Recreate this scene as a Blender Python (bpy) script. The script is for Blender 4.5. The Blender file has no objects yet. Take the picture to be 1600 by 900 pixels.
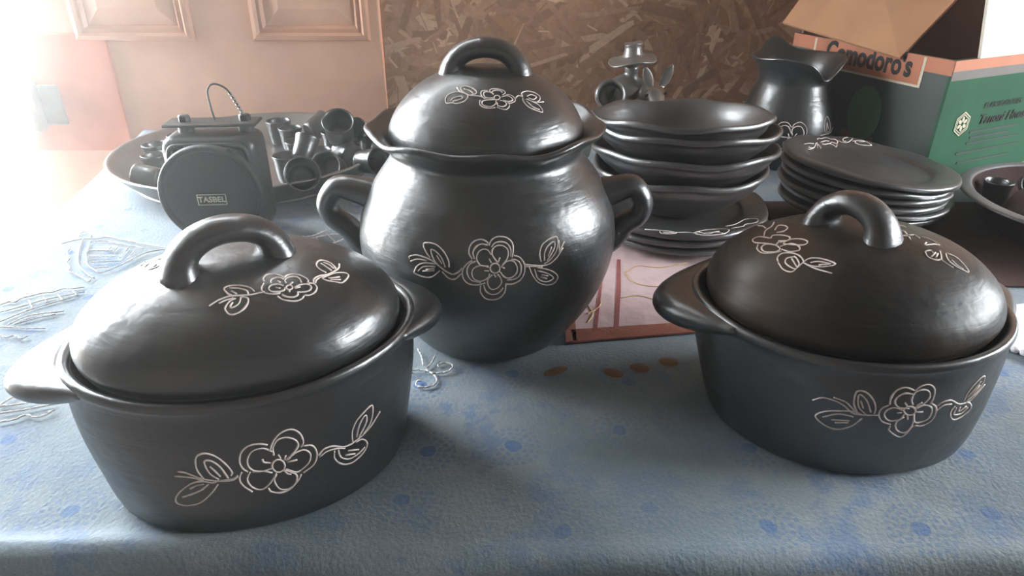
import bpy, bmesh, math, random
from mathutils import Vector, Matrix, noise

# ------------------------------------------------------------------ camera, world, light, exposure
scene = bpy.context.scene
col = scene.collection
PI = math.pi
CAM_H = 0.42
cam_data = bpy.data.cameras.new('camera')
cam_data.sensor_width = 36.0
cam_data.lens = 36.0 * 1090.0 / 1600.0
cam_data.clip_start = 0.01
cam = bpy.data.objects.new('camera', cam_data)
cam.location = (0, 0, CAM_H)
cam.rotation_euler = (math.radians(90 - 28), 0, 0)
col.objects.link(cam)
scene.camera = cam

world = bpy.data.worlds.new('overcast_sky')
scene.world = world
world.use_nodes = True
bg = world.node_tree.nodes['Background']
bg.inputs[0].default_value = (0.90, 0.96, 1.0, 1)
bg.inputs[1].default_value = 43.0

sun_data = bpy.data.lights.new('sun', 'SUN')
sun_data.energy = 24.0
sun_data.angle = math.radians(1.0)
sun_data.color = (1.0, 0.93, 0.82)
sun = bpy.data.objects.new('sun', sun_data)
sun.rotation_euler = Vector((0.25, -0.30, -0.92)).to_track_quat('-Z', 'Y').to_euler()
sun.location = (-3, 4, 4)
col.objects.link(sun)

def portal(name, loc, rot, sx, sy):
    d = bpy.data.lights.new(name, 'AREA')
    d.shape = 'RECTANGLE'; d.size = sx; d.size_y = sy
    d.cycles.is_portal = True
    o = bpy.data.objects.new(name, d); o.location = loc; o.rotation_euler = rot
    col.objects.link(o)
DOOR_Y = 1.6
portal('doorway_portal', (-1.78, 1.68, 0.37), (math.radians(-90), 0, 0), 1.24, 2.2)
portal('side_opening_portal', (-2.4, 1.40, 0.37), (0, math.radians(-90), 0), 2.2, 0.48)
portal('window_portal', (2.0, 0.60, 0.55), (0, math.radians(90), 0), 0.60, 1.2)

scene.view_settings.view_transform = 'Standard'
scene.view_settings.look = 'None'
scene.view_settings.exposure = 0.0
scene.view_settings.gamma = 1.0
scene.view_settings.use_curve_mapping = False

# ------------------------------------------------------------------ helpers
def new_obj(name, mesh, parent=None, loc=None, rot=None, label=None, cat=None, group=None, kind=None):
    o = bpy.data.objects.new(name, mesh)
    col.objects.link(o)
    if parent is not None: o.parent = parent
    if loc is not None: o.location = loc
    if rot is not None: o.rotation_euler = rot
    if label: o['label'] = label
    if cat: o['category'] = cat
    if group: o['group'] = group
    if kind: o['kind'] = kind
    return o

def thing(name, label, cat, loc=(0, 0, 0), rotz=0.0, group=None, rot=None):
    return new_obj(name, None, None, loc, rot or (0, 0, rotz), label, cat, group)

def mesh_of(name, verts, faces, mat=None, smooth=True):
    me = bpy.data.meshes.new(name)
    me.from_pydata([tuple(v) for v in verts], [], faces)
    me.validate(); me.update()
    if mat is not None: me.materials.append(mat)
    if smooth:
        for p in me.polygons: p.use_smooth = True
    return me

def spline(pts, n=6, closed=False):
    """Catmull-Rom through the points"""
    P = [Vector(p) for p in pts]
    out = []
    m = len(P)
    rng = range(m) if closed else range(m - 1)
    for i in rng:
        if closed:
            a, b, c, d = P[(i - 1) % m], P[i], P[(i + 1) % m], P[(i + 2) % m]
        else:
            b, c = P[i], P[i + 1]
            a = P[i - 1] if i > 0 else b * 2 - c
            d = P[i + 2] if i + 2 < m else c * 2 - b
        for k in range(n):
            t = k / n
            out.append(0.5 * ((2 * b) + (c - a) * t + (2 * a - 5 * b + 4 * c - d) * t * t + (3 * b - a - 3 * c + d) * t ** 3))
    if not closed: out.append(P[-1])
    return out

def lathe_geo(profile, n=72, a=1.0, b=1.0, warp=None):
    """profile: (r, z) list; returns verts, faces. r==0 ends close as one vertex"""
    V, F = [], []
    rings = []
    for (r, z) in profile:
        if r < 1e-6:
            V.append(Vector((0, 0, z))); rings.append([len(V) - 1])
        else:
            ring = []
            for k in range(n):
                t = 2 * PI * k / n
                p = Vector((a * r * math.cos(t), b * r * math.sin(t), z))
                if warp: p = warp(p, t, r, z)
                V.append(p); ring.append(len(V) - 1)
            rings.append(ring)
    for i in range(len(rings) - 1):
        A, B = rings[i], rings[i + 1]
        for k in range(n):
            k2 = (k + 1) % n
            if len(A) == 1 and len(B) == 1: continue
            if len(A) == 1: F.append((A[0], B[k2], B[k]))
            elif len(B) == 1: F.append((A[k], A[k2], B[0]))
            else: F.append((A[k], A[k2], B[k2], B[k]))
    return V, F

def prof(pts, n=5):
    out = [(max(0.0, p.x), p.y) for p in spline([(r, z, 0) for r, z in pts], n)]
    out[0] = pts[0]; out[-1] = pts[-1]
    return out

def tube_geo(points, radii, seg=10, cap=True, squash=None, up=Vector((0, 0, 1))):
    """tube along points; squash=(across, thick) factors scale the ring in the frame axes"""
    P = [Vector(p) for p in points]
    if not hasattr(radii, '__len__'): radii = [radii] * len(P)
    V, F = [], []
    prev_n = None
    for i, p in enumerate(P):
        t = (P[min(i + 1, len(P) - 1)] - P[max(i - 1, 0)])
        if t.length < 1e-9: t = Vector((1, 0, 0))
        t.normalize()
        if prev_n is None:
            nrm = up - t * up.dot(t)
            if nrm.length < 1e-3: nrm = Vector((1, 0, 0)) - t * t.x
        else:
            nrm = prev_n - t * prev_n.dot(t)
        nrm.normalize(); prev_n = nrm
        bn = t.cross(nrm)
        for k in range(seg):
            an = 2 * PI * k / seg
            sa, sb = squash if squash else (1, 1)
            V.append(p + (bn * math.cos(an) * sa + nrm * math.sin(an) * sb) * radii[i])
    for i in range(len(P) - 1):
        for k in range(seg):
            k2 = (k + 1) % seg
            F.append((i * seg + k, i * seg + k2, (i + 1) * seg + k2, (i + 1) * seg + k))
    if cap:
        F.append(tuple(range(seg - 1, -1, -1)))
        F.append(tuple((len(P) - 1) * seg + k for k in range(seg)))
    return V, F

class Geo:
    def __init__(s): s.V = []; s.F = []
    def add(s, vf, mat=None):
        V, F = vf
        o = len(s.V)
        s.V += [mat @ Vector(v) if mat else Vector(v) for v in V]
        s.F += [tuple(i + o for i in f) for f in F]
        return s
    def mesh(s, name, m, smooth=True): return mesh_of(name, s.V, s.F, m, smooth)

def box_geo(x0, x1, y0, y1, z0, z1):
    V = [Vector((x, y, z)) for z in (z0, z1) for y in (y0, y1) for x in (x0, x1)]
    F = [(0, 2, 3, 1), (4, 5, 7, 6), (0, 1, 5, 4), (2, 6, 7, 3), (0, 4, 6, 2), (1, 3, 7, 5)]
    return V, F

def bevel_mesh(me, w, seg=2):
    bm = bmesh.new(); bm.from_mesh(me)
    bmesh.ops.bevel(bm, geom=list(bm.edges), offset=w, segments=seg, profile=0.6, affect='EDGES')
    bm.to_mesh(me); bm.free()
    return me

def box_mesh(name, x0, x1, y0, y1, z0, z1, m, bev=0.0, seg=2):
    V, F = box_geo(x0, x1, y0, y1, z0, z1)
    me = mesh_of(name, V, F, m, smooth=False)
    if bev > 0: bevel_mesh(me, bev, seg)
    return me

def nz(p, s=1.0, seed=0.0):
    return noise.noise(Vector((p[0] * s + seed, p[1] * s - seed * 0.7, p[2] * s + seed * 1.3)))

# ------------------------------------------------------------------ materials
def mat(name):
    m = bpy.data.materials.new(name); m.use_nodes = True
    nt = m.node_tree
    b = nt.nodes['Principled BSDF']
    return m, nt, b

def N(nt, t, **kw):
    n = nt.nodes.new(t)
    for k, v in kw.items(): setattr(n, k, v)
    return n

def ramp(nt, stops):
    r = N(nt, 'ShaderNodeValToRGB')
    e = r.color_ramp.elements
    while len(e) < len(stops): e.new(0.5)
    for i, (p, c) in enumerate(stops):
        e[i].position = p; e[i].color = (c[0], c[1], c[2], 1)
    return r

def simple(name, c, rough=0.6, metal=0.0, var=0.12, scale=20.0, bump=0.0, bscale=60.0, spec=0.5, coat=0.0):
    m, nt, b = mat(name)
    tc = N(nt, 'ShaderNodeTexCoord')
    n1 = N(nt, 'ShaderNodeTexNoise'); n1.inputs['Scale'].default_value = scale; n1.inputs['Detail'].default_value = 5
    nt.links.new(tc.outputs['Object'], n1.inputs['Vector'])
    lo = [max(0, x * (1 - var)) for x in c]; hi = [min(1, x * (1 + var)) for x in c]
    r = ramp(nt, [(0.3, lo), (0.7, hi)])
    nt.links.new(n1.outputs['Fac'], r.inputs['Fac'])
    nt.links.new(r.outputs['Color'], b.inputs['Base Color'])
    b.inputs['Roughness'].default_value = rough
    b.inputs['Metallic'].default_value = metal
    b.inputs['Specular IOR Level'].default_value = spec
    b.inputs['Coat Weight'].default_value = coat
    if bump > 0:
        n2 = N(nt, 'ShaderNodeTexNoise'); n2.inputs['Scale'].default_value = bscale; n2.inputs['Detail'].default_value = 6
        nt.links.new(tc.outputs['Object'], n2.inputs['Vector'])
        bp = N(nt, 'ShaderNodeBump'); bp.inputs['Strength'].default_value = bump; bp.inputs['Distance'].default_value = 0.002
        nt.links.new(n2.outputs['Fac'], bp.inputs['Height'])
        nt.links.new(bp.outputs['Normal'], b.inputs['Normal'])
    return m

def clay_mat(name, c=(0.011, 0.0115, 0.0125), tint=(0.021, 0.019, 0.018), rough=0.28, stroke=0.55, spec=0.8, ior=1.75):
    """burnished smoke-fired black clay: streaky polishing strokes, pits, uneven sheen"""
    m, nt, b = mat(name)
    tc = N(nt, 'ShaderNodeTexCoord')
    n0 = N(nt, 'ShaderNodeTexNoise'); n0.inputs['Scale'].default_value = 9; n0.inputs['Detail'].default_value = 4
    nt.links.new(tc.outputs['Object'], n0.inputs['Vector'])
    r = ramp(nt, [(0.40, c), (0.72, tint)])
    nt.links.new(n0.outputs['Fac'], r.inputs['Fac'])
    nt.links.new(r.outputs['Color'], b.inputs['Base Color'])
    # polishing strokes: noise stretched along a slightly warped horizontal direction
    mp = N(nt, 'ShaderNodeMapping'); mp.inputs['Scale'].default_value = (22, 22, 210); mp.inputs['Rotation'].default_value = (0.25, 0.2, 0)
    nt.links.new(tc.outputs['Object'], mp.inputs['Vector'])
    n1 = N(nt, 'ShaderNodeTexNoise'); n1.inputs['Scale'].default_value = 1.0; n1.inputs['Detail'].default_value = 3; n1.inputs['Distortion'].default_value = 0.6
    nt.links.new(mp.outputs['Vector'], n1.inputs['Vector'])
    n2 = N(nt, 'ShaderNodeTexNoise'); n2.inputs['Scale'].default_value = 34; n2.inputs['Detail'].default_value = 3
    nt.links.new(tc.outputs['Object'], n2.inputs['Vector'])
    vo = N(nt, 'ShaderNodeTexVoronoi'); vo.inputs['Scale'].default_value = 75
    nt.links.new(tc.outputs['Object'], vo.inputs['Vector'])
    pit = N(nt, 'ShaderNodeMapRange'); pit.inputs['From Min'].default_value = 0.0; pit.inputs['From Max'].default_value = 0.08
    nt.links.new(vo.outputs['Distance'], pit.inputs['Value'])
    add = N(nt, 'ShaderNodeMath', operation='MULTIPLY_ADD'); add.inputs[1].default_value = 0.26
    nt.links.new(n1.outputs['Fac'], add.inputs[0]); nt.links.new(n2.outputs['Fac'], add.inputs[2])
    add2 = N(nt, 'ShaderNodeMath', operation='MULTIPLY_ADD'); add2.inputs[1].default_value = 0.10
    nt.links.new(pit.outputs['Result'], add2.inputs[0]); nt.links.new(add.outputs[0], add2.inputs[2])
    bp = N(nt, 'ShaderNodeBump'); bp.inputs['Strength'].default_value = stroke; bp.inputs['Distance'].default_value = 0.0026
    nt.links.new(add2.outputs[0], bp.inputs['Height'])
    nt.links.new(bp.outputs['Normal'], b.inputs['Normal'])
    rr = N(nt, 'ShaderNodeMapRange'); rr.inputs['To Min'].default_value = max(0.29, rough - 0.05); rr.inputs['To Max'].default_value = rough + 0.12
    rr.inputs['From Min'].default_value = 0.3; rr.inputs['From Max'].default_value = 0.7
    mixr = N(nt, 'ShaderNodeMath', operation='MULTIPLY_ADD'); mixr.inputs[1].default_value = 0.5
    sc2 = N(nt, 'ShaderNodeMath', operation='MULTIPLY'); sc2.inputs[1].default_value = 0.5
    nt.links.new(n2.outputs['Fac'], sc2.inputs[0]); nt.links.new(n1.outputs['Fac'], mixr.inputs[0]); nt.links.new(sc2.outputs[0], mixr.inputs[2])
    nt.links.new(mixr.outputs[0], rr.inputs['Value'])
    nt.links.new(rr.outputs['Result'], b.inputs['Roughness'])
    b.inputs['Specular IOR Level'].default_value = spec
    b.inputs['IOR'].default_value = ior
    return m

M = {}
M['clay'] = clay_mat('burnished_black_clay')
M['clay_brown'] = clay_mat('burnished_brown_black_clay', (0.015, 0.013, 0.012), (0.062, 0.040, 0.025), 0.38, 0.5, 0.35, 1.45)
M['clay_plate'] = clay_mat('satin_black_clay', (0.026, 0.026, 0.027), (0.05, 0.042, 0.038), 0.33, 0.4, 0.7)
M['clay_grey'] = clay_mat('silvery_grey_clay', (0.10, 0.09, 0.08), (0.17, 0.14, 0.115), 0.33, 0.4, 0.8)
M['clay_red'] = clay_mat('dull_red_black_clay', (0.035, 0.017, 0.017), (0.06, 0.026, 0.026), 0.5, 0.4, 0.2)
M['scratch'] = simple('scratched_pale_clay', (0.80, 0.70, 0.65), 0.85, var=0.12, scale=200)
M['steel'] = simple('worn_aluminium', (0.30, 0.29, 0.28), 0.36, 0.9, 0.15, 14, 0.15, 40)
M['steel_rim'] = simple('worn_enamel_rim', (0.14, 0.14, 0.15), 0.4, 0.3, 0.15, 14)
M['enamel'] = simple('dark_red_enamel', (0.030, 0.013, 0.013), 0.85, 0.0, 0.3, 10, spec=0.15)
M['lamp_black'] = simple('worn_black_paint', (0.020, 0.021, 0.021), 0.40, 0.1, 0.3, 15, 0.2, 50)
M['lamp_face'] = simple('matt_black_disc', (0.016, 0.017, 0.017), 0.55, 0.0, 0.2, 15)
M['wire'] = simple('dark_wire', (0.06, 0.055, 0.05), 0.4, 0.7, 0.2, 60)
M['plate_gold'] = simple('tarnished_label_metal', (0.50, 0.47, 0.36), 0.45, 0.4, 0.15, 60)
M['thread'] = simple('white_thread', (0.82, 0.78, 0.76), 0.9, var=0.08, scale=300, bump=0.4, bscale=900)
M['thread_ochre'] = simple('ochre_thread', (0.50, 0.33, 0.16), 0.9, var=0.12, scale=300)
M['ochre_felt'] = simple('ochre_cloth_patch', (0.22, 0.125, 0.06), 0.95, var=0.15, scale=120, bump=0.4, bscale=500)
M['pink'] = simple('pale_pink_quilt', (0.50, 0.36, 0.36), 0.95, var=0.10, scale=30, bump=0.9, bscale=55)
M['terracotta'] = simple('terracotta_braid', (0.26, 0.085, 0.055), 0.9, var=0.15, scale=60, bump=0.5, bscale=300)
M['burgundy'] = simple('burgundy_ribbon', (0.24, 0.065, 0.06), 0.9, var=0.15, scale=60)
M['brown_cloth'] = simple('dark_brown_cloth', (0.060, 0.030, 0.026), 0.95, var=0.2, scale=40, bump=0.4, bscale=400)
M['white_cloth'] = simple('white_cotton', (0.82, 0.80, 0.84), 0.9, var=0.04, scale=40, bump=0.3, bscale=300)
M['plaster'] = simple('dim_wall_paint', (0.11, 0.095, 0.085), 0.9, var=0.15, scale=3)
M['ceiling'] = simple('ceiling_boards', (0.11, 0.095, 0.085), 0.9, var=0.15, scale=3)
M['floor'] = simple('worn_concrete', (0.16, 0.14, 0.13), 0.85, var=0.15, scale=4, bump=0.3, bscale=30)
M['outside'] = simple('pale_dry_earth', (0.72, 0.66, 0.58), 0.95, var=0.1, scale=2)
M['door'] = simple('peach_door_paint', (0.70, 0.40, 0.265), 0.55, var=0.12, scale=6, bump=0.15, bscale=90)
M['door_edge'] = simple('orange_moulding_paint', (0.60, 0.32, 0.20), 0.5, var=0.1, scale=8)
M['patch'] = simple('salmon_plywood', (0.58, 0.20, 0.12), 0.6, var=0.16, scale=9, bump=0.2, bscale=60)
M['lock'] = simple('grey_lock_metal', (0.34, 0.31, 0.28), 0.45, 0.4, 0.15, 20)
M['table'] = simple('table_wood', (0.20, 0.11, 0.06), 0.6, var=0.25, scale=8)
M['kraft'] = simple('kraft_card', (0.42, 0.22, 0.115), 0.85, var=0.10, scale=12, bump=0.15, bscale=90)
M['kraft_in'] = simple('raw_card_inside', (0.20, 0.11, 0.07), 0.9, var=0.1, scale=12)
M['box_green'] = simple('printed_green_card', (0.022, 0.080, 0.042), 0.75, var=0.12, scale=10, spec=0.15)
M['box_dark'] = simple('dark_green_shade_and_print', (0.018, 0.030, 0.022), 0.55, var=0.2, scale=10)
M['box_orange'] = simple('printed_orange_card', (0.38, 0.12, 0.05), 0.6, var=0.10, scale=14)
M['box_grey'] = simple('printed_grey_line', (0.10, 0.085, 0.075), 0.6, var=0.1, scale=14)
M['print_black'] = simple('black_ink', (0.012, 0.012, 0.010), 0.8, var=0.1)
M['print_green'] = simple('bottle_green_ink', (0.035, 0.10, 0.055), 0.55, var=0.2, scale=14)
M['print_brown'] = simple('brown_ink', (0.13, 0.065, 0.04), 0.6, var=0.2, scale=30)
M['print_cream'] = simple('cream_ink', (0.52, 0.46, 0.33), 0.6, var=0.1)
M['white_card'] = simple('white_faced_card', (0.62, 0.56, 0.46), 0.8, var=0.05, scale=14, bump=0.2, bscale=60)

def cloth_mat():
    m, nt, b = mat('blue_printed_tablecloth')
    L = nt.links.new
    tc = N(nt, 'ShaderNodeTexCoord')
    uv = N(nt, 'ShaderNodeUVMap'); uv.uv_map = 'cloth'
    def math2(op, a, bb=None, c=None):
        n = N(nt, 'ShaderNodeMath', operation=op)
        for i, x in enumerate((a, bb, c)):
            if x is None: continue
            if isinstance(x, (int, float)): n.inputs[i].default_value = x
            else: L(x, n.inputs[i])
        return n.outputs[0]
    # printed rosettes: one to each cell, rings of dots round a solid heart
    vo = N(nt, 'ShaderNodeTexVoronoi', voronoi_dimensions='2D'); vo.inputs['Scale'].default_value = 10.5; vo.inputs['Randomness'].default_value = 0.45
    L(uv.outputs['UV'], vo.inputs['Vector'])
    sub = N(nt, 'ShaderNodeVectorMath', operation='SUBTRACT')
    sc = N(nt, 'ShaderNodeVectorMath', operation='SCALE'); sc.inputs['Scale'].default_value = 1.0
    L(uv.outputs['UV'], sc.inputs[0]); L(sc.outputs[0], sub.inputs[0]); L(vo.outputs['Position'], sub.inputs[1])
    sx = N(nt, 'ShaderNodeSeparateXYZ'); L(sub.outputs[0], sx.inputs[0])
    ang = math2('ARCTAN2', sx.outputs['Y'], sx.outputs['X'])
    wob = N(nt, 'ShaderNodeTexNoise', noise_dimensions='2D'); wob.inputs['Scale'].default_value = 60; L(uv.outputs['UV'], wob.inputs['Vector'])
    ln = N(nt, 'ShaderNodeVectorMath', operation='LENGTH'); L(sub.outputs[0], ln.inputs[0])
    d = math2('MULTIPLY_ADD', wob.outputs['Fac'], 0.006, ln.outputs['Value'])      # metres
    d = math2('SUBTRACT', d, 0.003)
    heart = math2('LESS_THAN', d, 0.0072)
    def ring(r, w, n, ph):
        band = math2('LESS_THAN', math2('ABSOLUTE', math2('SUBTRACT', d, r)), w)
        dots = math2('GREATER_THAN', math2('SINE', math2('MULTIPLY_ADD', ang, n, ph)), -0.25)
        return math2('MULTIPLY', band, dots)
    rs = math2('MAXIMUM', ring(0.0115, 0.0016, 9, 0.3), ring(0.0175, 0.0021, 15, 1.0))
    rs = math2('MAXIMUM', rs, ring(0.0240, 0.0018, 22, 2.0))
    rs = math2('MULTIPLY', rs, 0.5)
    rs = math2('MAXIMUM', rs, heart)
    # worn leafy blots between the rosettes
    bl = N(nt, 'ShaderNodeTexNoise', noise_dimensions='2D'); bl.inputs['Scale'].default_value = 17; bl.inputs['Detail'].default_value = 6; bl.inputs['Roughness'].default_value = 0.7
    L(uv.outputs['UV'], bl.inputs['Vector'])
    blr = N(nt, 'ShaderNodeMapRange'); blr.inputs['From Min'].default_value = 0.52; blr.inputs['From Max'].default_value = 0.62; blr.inputs['To Max'].default_value = 0.55
    L(bl.outputs['Fac'], blr.inputs['Value'])
    pr = math2('MAXIMUM', rs, blr.outputs['Result'])
    # wear fades the print
    we = N(nt, 'ShaderNodeTexNoise', noise_dimensions='2D'); we.inputs['Scale'].default_value = 5; we.inputs['Detail'].default_value = 8; we.inputs['Roughness'].default_value = 0.75
    L(uv.outputs['UV'], we.inputs['Vector'])
    wer = N(nt, 'ShaderNodeMapRange'); wer.inputs['From Min'].default_value = 0.36; wer.inputs['From Max'].default_value = 0.6; wer.inputs['To Min'].default_value = 0.25
    L(we.outputs['Fac'], wer.inputs['Value'])
    pr = math2('MULTIPLY', pr, wer.outputs['Result'])
    base = ramp(nt, [(0.35, (0.185, 0.245, 0.287)), (0.65, (0.268, 0.312, 0.335))])
    L(we.outputs['Fac'], base.inputs['Fac'])
    mix = N(nt, 'ShaderNodeMix', data_type='RGBA')
    pr = math2('MULTIPLY', pr, 0.8)
    L(pr, mix.inputs['Factor']); L(base.outputs['Color'], mix.inputs[6]); mix.inputs[7].default_value = (0.035, 0.13, 0.36, 1)
    # weave
    mp = N(nt, 'ShaderNodeMapping'); mp.inputs['Scale'].default_value = (420, 1500, 1)
    L(uv.outputs['UV'], mp.inputs['Vector'])
    wv = N(nt, 'ShaderNodeTexNoise', noise_dimensions='2D'); wv.inputs['Scale'].default_value = 1; wv.inputs['Detail'].default_value = 2
    L(mp.outputs['Vector'], wv.inputs['Vector'])
    wm = N(nt, 'ShaderNodeMapRange'); wm.inputs['To Min'].default_value = 0.72; wm.inputs['To Max'].default_value = 1.28
    L(wv.outputs['Fac'], wm.inputs['Value'])
    mul = N(nt, 'ShaderNodeVectorMath', operation='SCALE')
    L(mix.outputs[2], mul.inputs[0]); L(wm.outputs['Result'], mul.inputs['Scale'])
    L(mul.outputs[0], b.inputs['Base Color'])
    b.inputs['Roughness'].default_value = 0.88
    b.inputs['Specular IOR Level'].default_value = 0.25
    b.inputs['Sheen Weight'].default_value = 0.25
    n3 = N(nt, 'ShaderNodeTexNoise', noise_dimensions='2D'); n3.inputs['Scale'].default_value = 260; n3.inputs['Detail'].default_value = 4
    L(uv.outputs['UV'], n3.inputs['Vector'])
    bp = N(nt, 'ShaderNodeBump'); bp.inputs['Strength'].default_value = 0.55; bp.inputs['Distance'].default_value = 0.0012
    L(n3.outputs['Fac'], bp.inputs['Height'])
    L(bp.outputs['Normal'], b.inputs['Normal'])
    return m
M['cloth'] = cloth_mat()

def osb_mat():
    m, nt, b = mat('osb_wood_flakes')
    L = nt.links.new
    g = N(nt, 'ShaderNodeNewGeometry')
    r = ramp(nt, [(0.0, (0.30, 0.155, 0.09)), (0.35, (0.40, 0.215, 0.125)), (0.75, (0.47, 0.265, 0.16)), (1.0, (0.72, 0.49, 0.33))])
    L(g.outputs['Random Per Island'], r.inputs['Fac'])
    tc = N(nt, 'ShaderNodeTexCoord')
    n = N(nt, 'ShaderNodeTexNoise'); n.inputs['Scale'].default_value = 90; n.inputs['Detail'].default_value = 5
    L(tc.outputs['Object'], n.inputs['Vector'])
    mr = N(nt, 'ShaderNodeMapRange'); mr.inputs['To Min'].default_value = 0.65; mr.inputs['To Max'].default_value = 1.3
    L(n.outputs['Fac'], mr.inputs['Value'])
    s = N(nt, 'ShaderNodeVectorMath', operation='SCALE')
    L(r.outputs['Color'], s.inputs[0]); L(mr.outputs['Result'], s.inputs['Scale'])
    L(s.outputs[0], b.inputs['Base Color'])
    b.inputs['Roughness'].default_value = 0.6
    bp = N(nt, 'ShaderNodeBump'); bp.inputs['Strength'].default_value = 0.3; bp.inputs['Distance'].default_value = 0.002
    L(n.outputs['Fac'], bp.inputs['Height']); L(bp.outputs['Normal'], b.inputs['Normal'])
    return m
M['osb'] = osb_mat()

# ------------------------------------------------------------------ the room
FZ, CZ = -0.78, 1.55
def struct(name, me, parent=None): return new_obj(name, me, parent, kind='structure' if parent is None else None)
struct('floor', box_mesh('floor', -2.5, 2.1, -1.7, 1.70, FZ - 0.1, FZ, M['floor']))
struct('ceiling', box_mesh('ceiling', -2.5, 2.1, -1.7, 1.70, CZ, CZ + 0.08, M['ceiling']))
struct('wall_left', box_mesh('wall_left', -2.5, -2.4, -1.7, 1.15, FZ, CZ, M['plaster']))
struct('wall_front', box_mesh('wall_front', -2.4, 2.0, -1.7, -1.6, FZ, CZ, M['plaster']))
g = Geo()
g.add(box_geo(2.0, 2.1, -1.7, 0.0, FZ, CZ)); g.add(box_geo(2.0, 2.1, 1.2, 1.70, FZ, CZ))
g.add(box_geo(2.0, 2.1, 0.0, 1.2, FZ, 0.25)); g.add(box_geo(2.0, 2.1, 0.0, 1.2, 0.85, CZ))
struct('wall_right', g.mesh('wall_right', M['plaster'], False))
# window frame in the right wall
g = Geo()
for y in (0.0, 0.58, 1.16): g.add(box_geo(2.02, 2.06, y, y + 0.04, 0.25, 0.85))
for z in (0.25, 0.81): g.add(box_geo(2.02, 2.06, 0.0, 1.2, z, z + 0.04))
struct('window_1', g.mesh('window_1', M['door_edge'], False))
# back wall: an OSB board right of the door, a header over the doorway, the sheet behind the door
wb = struct('wall_back', box_mesh('wall_back', -0.285, 2.0, DOOR_Y + 0.012, 1.70, FZ, CZ, M['kraft']))
g = Geo(); g.add(box_geo(-2.4, -0.285, 1.63, 1.70, 1.47, CZ)); 
struct('trim_1', g.mesh('trim_1', M['plaster'], False))
# strands of the OSB board, pressed over each other
rnd = random.Random(5)
V, F = [], []
def flake(cx, cz, L_, W_, an, depth):
    ca, sa = math.cos(an), math.sin(an)
    o = len(V)
    hl, hw = L_ / 2, W_ / 2
    sk = rnd.uniform(-0.6, 0.6) * hw
    pts = [(-hl, -hw * rnd.uniform(.6, 1)), (hl - abs(sk), -hw * rnd.uniform(.5, 1)), (hl, sk * 0.4), (hl - rnd.uniform(0, hw * 2), hw * rnd.uniform(.5, 1)), (-hl + rnd.uniform(0, hw), hw)]
    tilt = rnd.uniform(-0.002, 0.002)
    for k in range(2):
        for (u, v) in pts:
            x = cx + u * ca - v * sa; z = cz + u * sa + v * ca
            x = min(max(x, -0.284), 1.99)
            V.append((x, DOOR_Y + 0.012 - (0.0 if k else depth + abs(tilt * u)), z))
    n = len(pts)
    F.append(tuple(o + i for i in range(n)))
    for i in range(n): F.append((o + i, o + n + i, o + n + (i + 1) % n, o + (i + 1) % n))
for i in range(5200):
    cx = rnd.uniform(-0.28, 1.75); cz = rnd.uniform(-0.15, 0.75)
    d = 0.0004 + 0.0012 * i / 5200
    if rnd.random() < 0.62:
        flake(cx, cz, rnd.uniform(0.05, 0.13), rnd.uniform(0.008, 0.026), rnd.gauss(0.15, 0.8), d)
    else:
        flake(cx, cz, rnd.uniform(0.015, 0.06), rnd.uniform(0.0015, 0.006), rnd.uniform(-PI, PI), d)
new_obj('wood_strands', mesh_of('wood_strands', V, F, M['osb'], False), wb, kind='stuff')

# outside ground seen through the doorway
struct('ground', box_mesh('ground', -12, 5, 1.70, 14, FZ - 0.12, FZ - 0.02, M['outside']))

struct('ground', box_mesh('ground', -12, -2.5, -6, 1.70, FZ - 0.12, FZ - 0.02, M['outside']))
# ------------------------------------------------------------------ the door
DX0, DX1 = -1.118, -0.287
door = new_obj('door_1', None, None, (DX0, DOOR_Y, FZ), None, 'peach painted panel door standing ajar beside the bright doorway', None, None, 'structure')
def dbox(name, x0, x1, y0, y1, z0, z1, m, bev=0.0, parent=door):
    return new_obj(name, box_mesh(name, x0 - DX0, x1 - DX0, y0 - DOOR_Y, y1 - DOOR_Y, z0 - FZ, z1 - FZ, m, bev), parent)
dbox('slab', DX0, DX1, DOOR_Y, DOOR_Y + 0.03, FZ + 0.01, 1.25, M['door'], 0.003)
def panel(x0, x1, z0, z1):
    """moulded frame round a raised field"""
    def rect(w, y): return [(x0 + w - DX0, y, z0 + w - FZ), (x1 - w - DX0, y, z0 + w - FZ), (x1 - w - DX0, y, z1 - w - FZ), (x0 + w - DX0, y, z1 - w - FZ)]
    def loops(ls):
        V = [p for l in ls for p in l]; F = []
        for i in range(len(ls) - 1):
            for k in range(4):
                F.append((i * 4 + k, i * 4 + (k + 1) % 4, i * 4 + 4 + (k + 1) % 4, i * 4 + 4 + k))
        return V, F
    V, F = loops([rect(-0.004, 0.0), rect(0.0, -0.011), rect(0.008, -0.013), rect(0.014, -0.006), rect(0.022, -0.008), rect(0.028, -0.0005)])
    p = new_obj('panel_moulding', mesh_of('panel_moulding', V, F, M['door_edge'], False), door)
    V, F = loops([rect(0.028, -0.0006), rect(0.062, -0.010)])
    V2 = rect(0.062, -0.010); o = len(V); V += V2; F.append((o, o + 1, o + 2, o + 3))
    new_obj('panel_field', mesh_of('panel_field', V, F, M['door'], False), p)
for x0, x1 in ((-0.945, -0.695), (-0.560, -0.312)):
    panel(x0, x1, 0.185, 1.05)
    panel(x0, x1, -0.66, -0.30)
pt = dbox('patch_board', -1.105, -0.885, DOOR_Y - 0.009, DOOR_Y, -0.062, 0.197, M['patch'], 0.002)
lk = dbox('lock_case', -1.122, -1.062, DOOR_Y - 0.045, DOOR_Y - 0.009, -0.012, 0.098, M['lock'], 0.008)
dbox('keeper_plate', -1.062, -1.015, DOOR_Y - 0.016, DOOR_Y - 0.009, 0.0, 0.09, M['lock'], 0.003)

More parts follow.
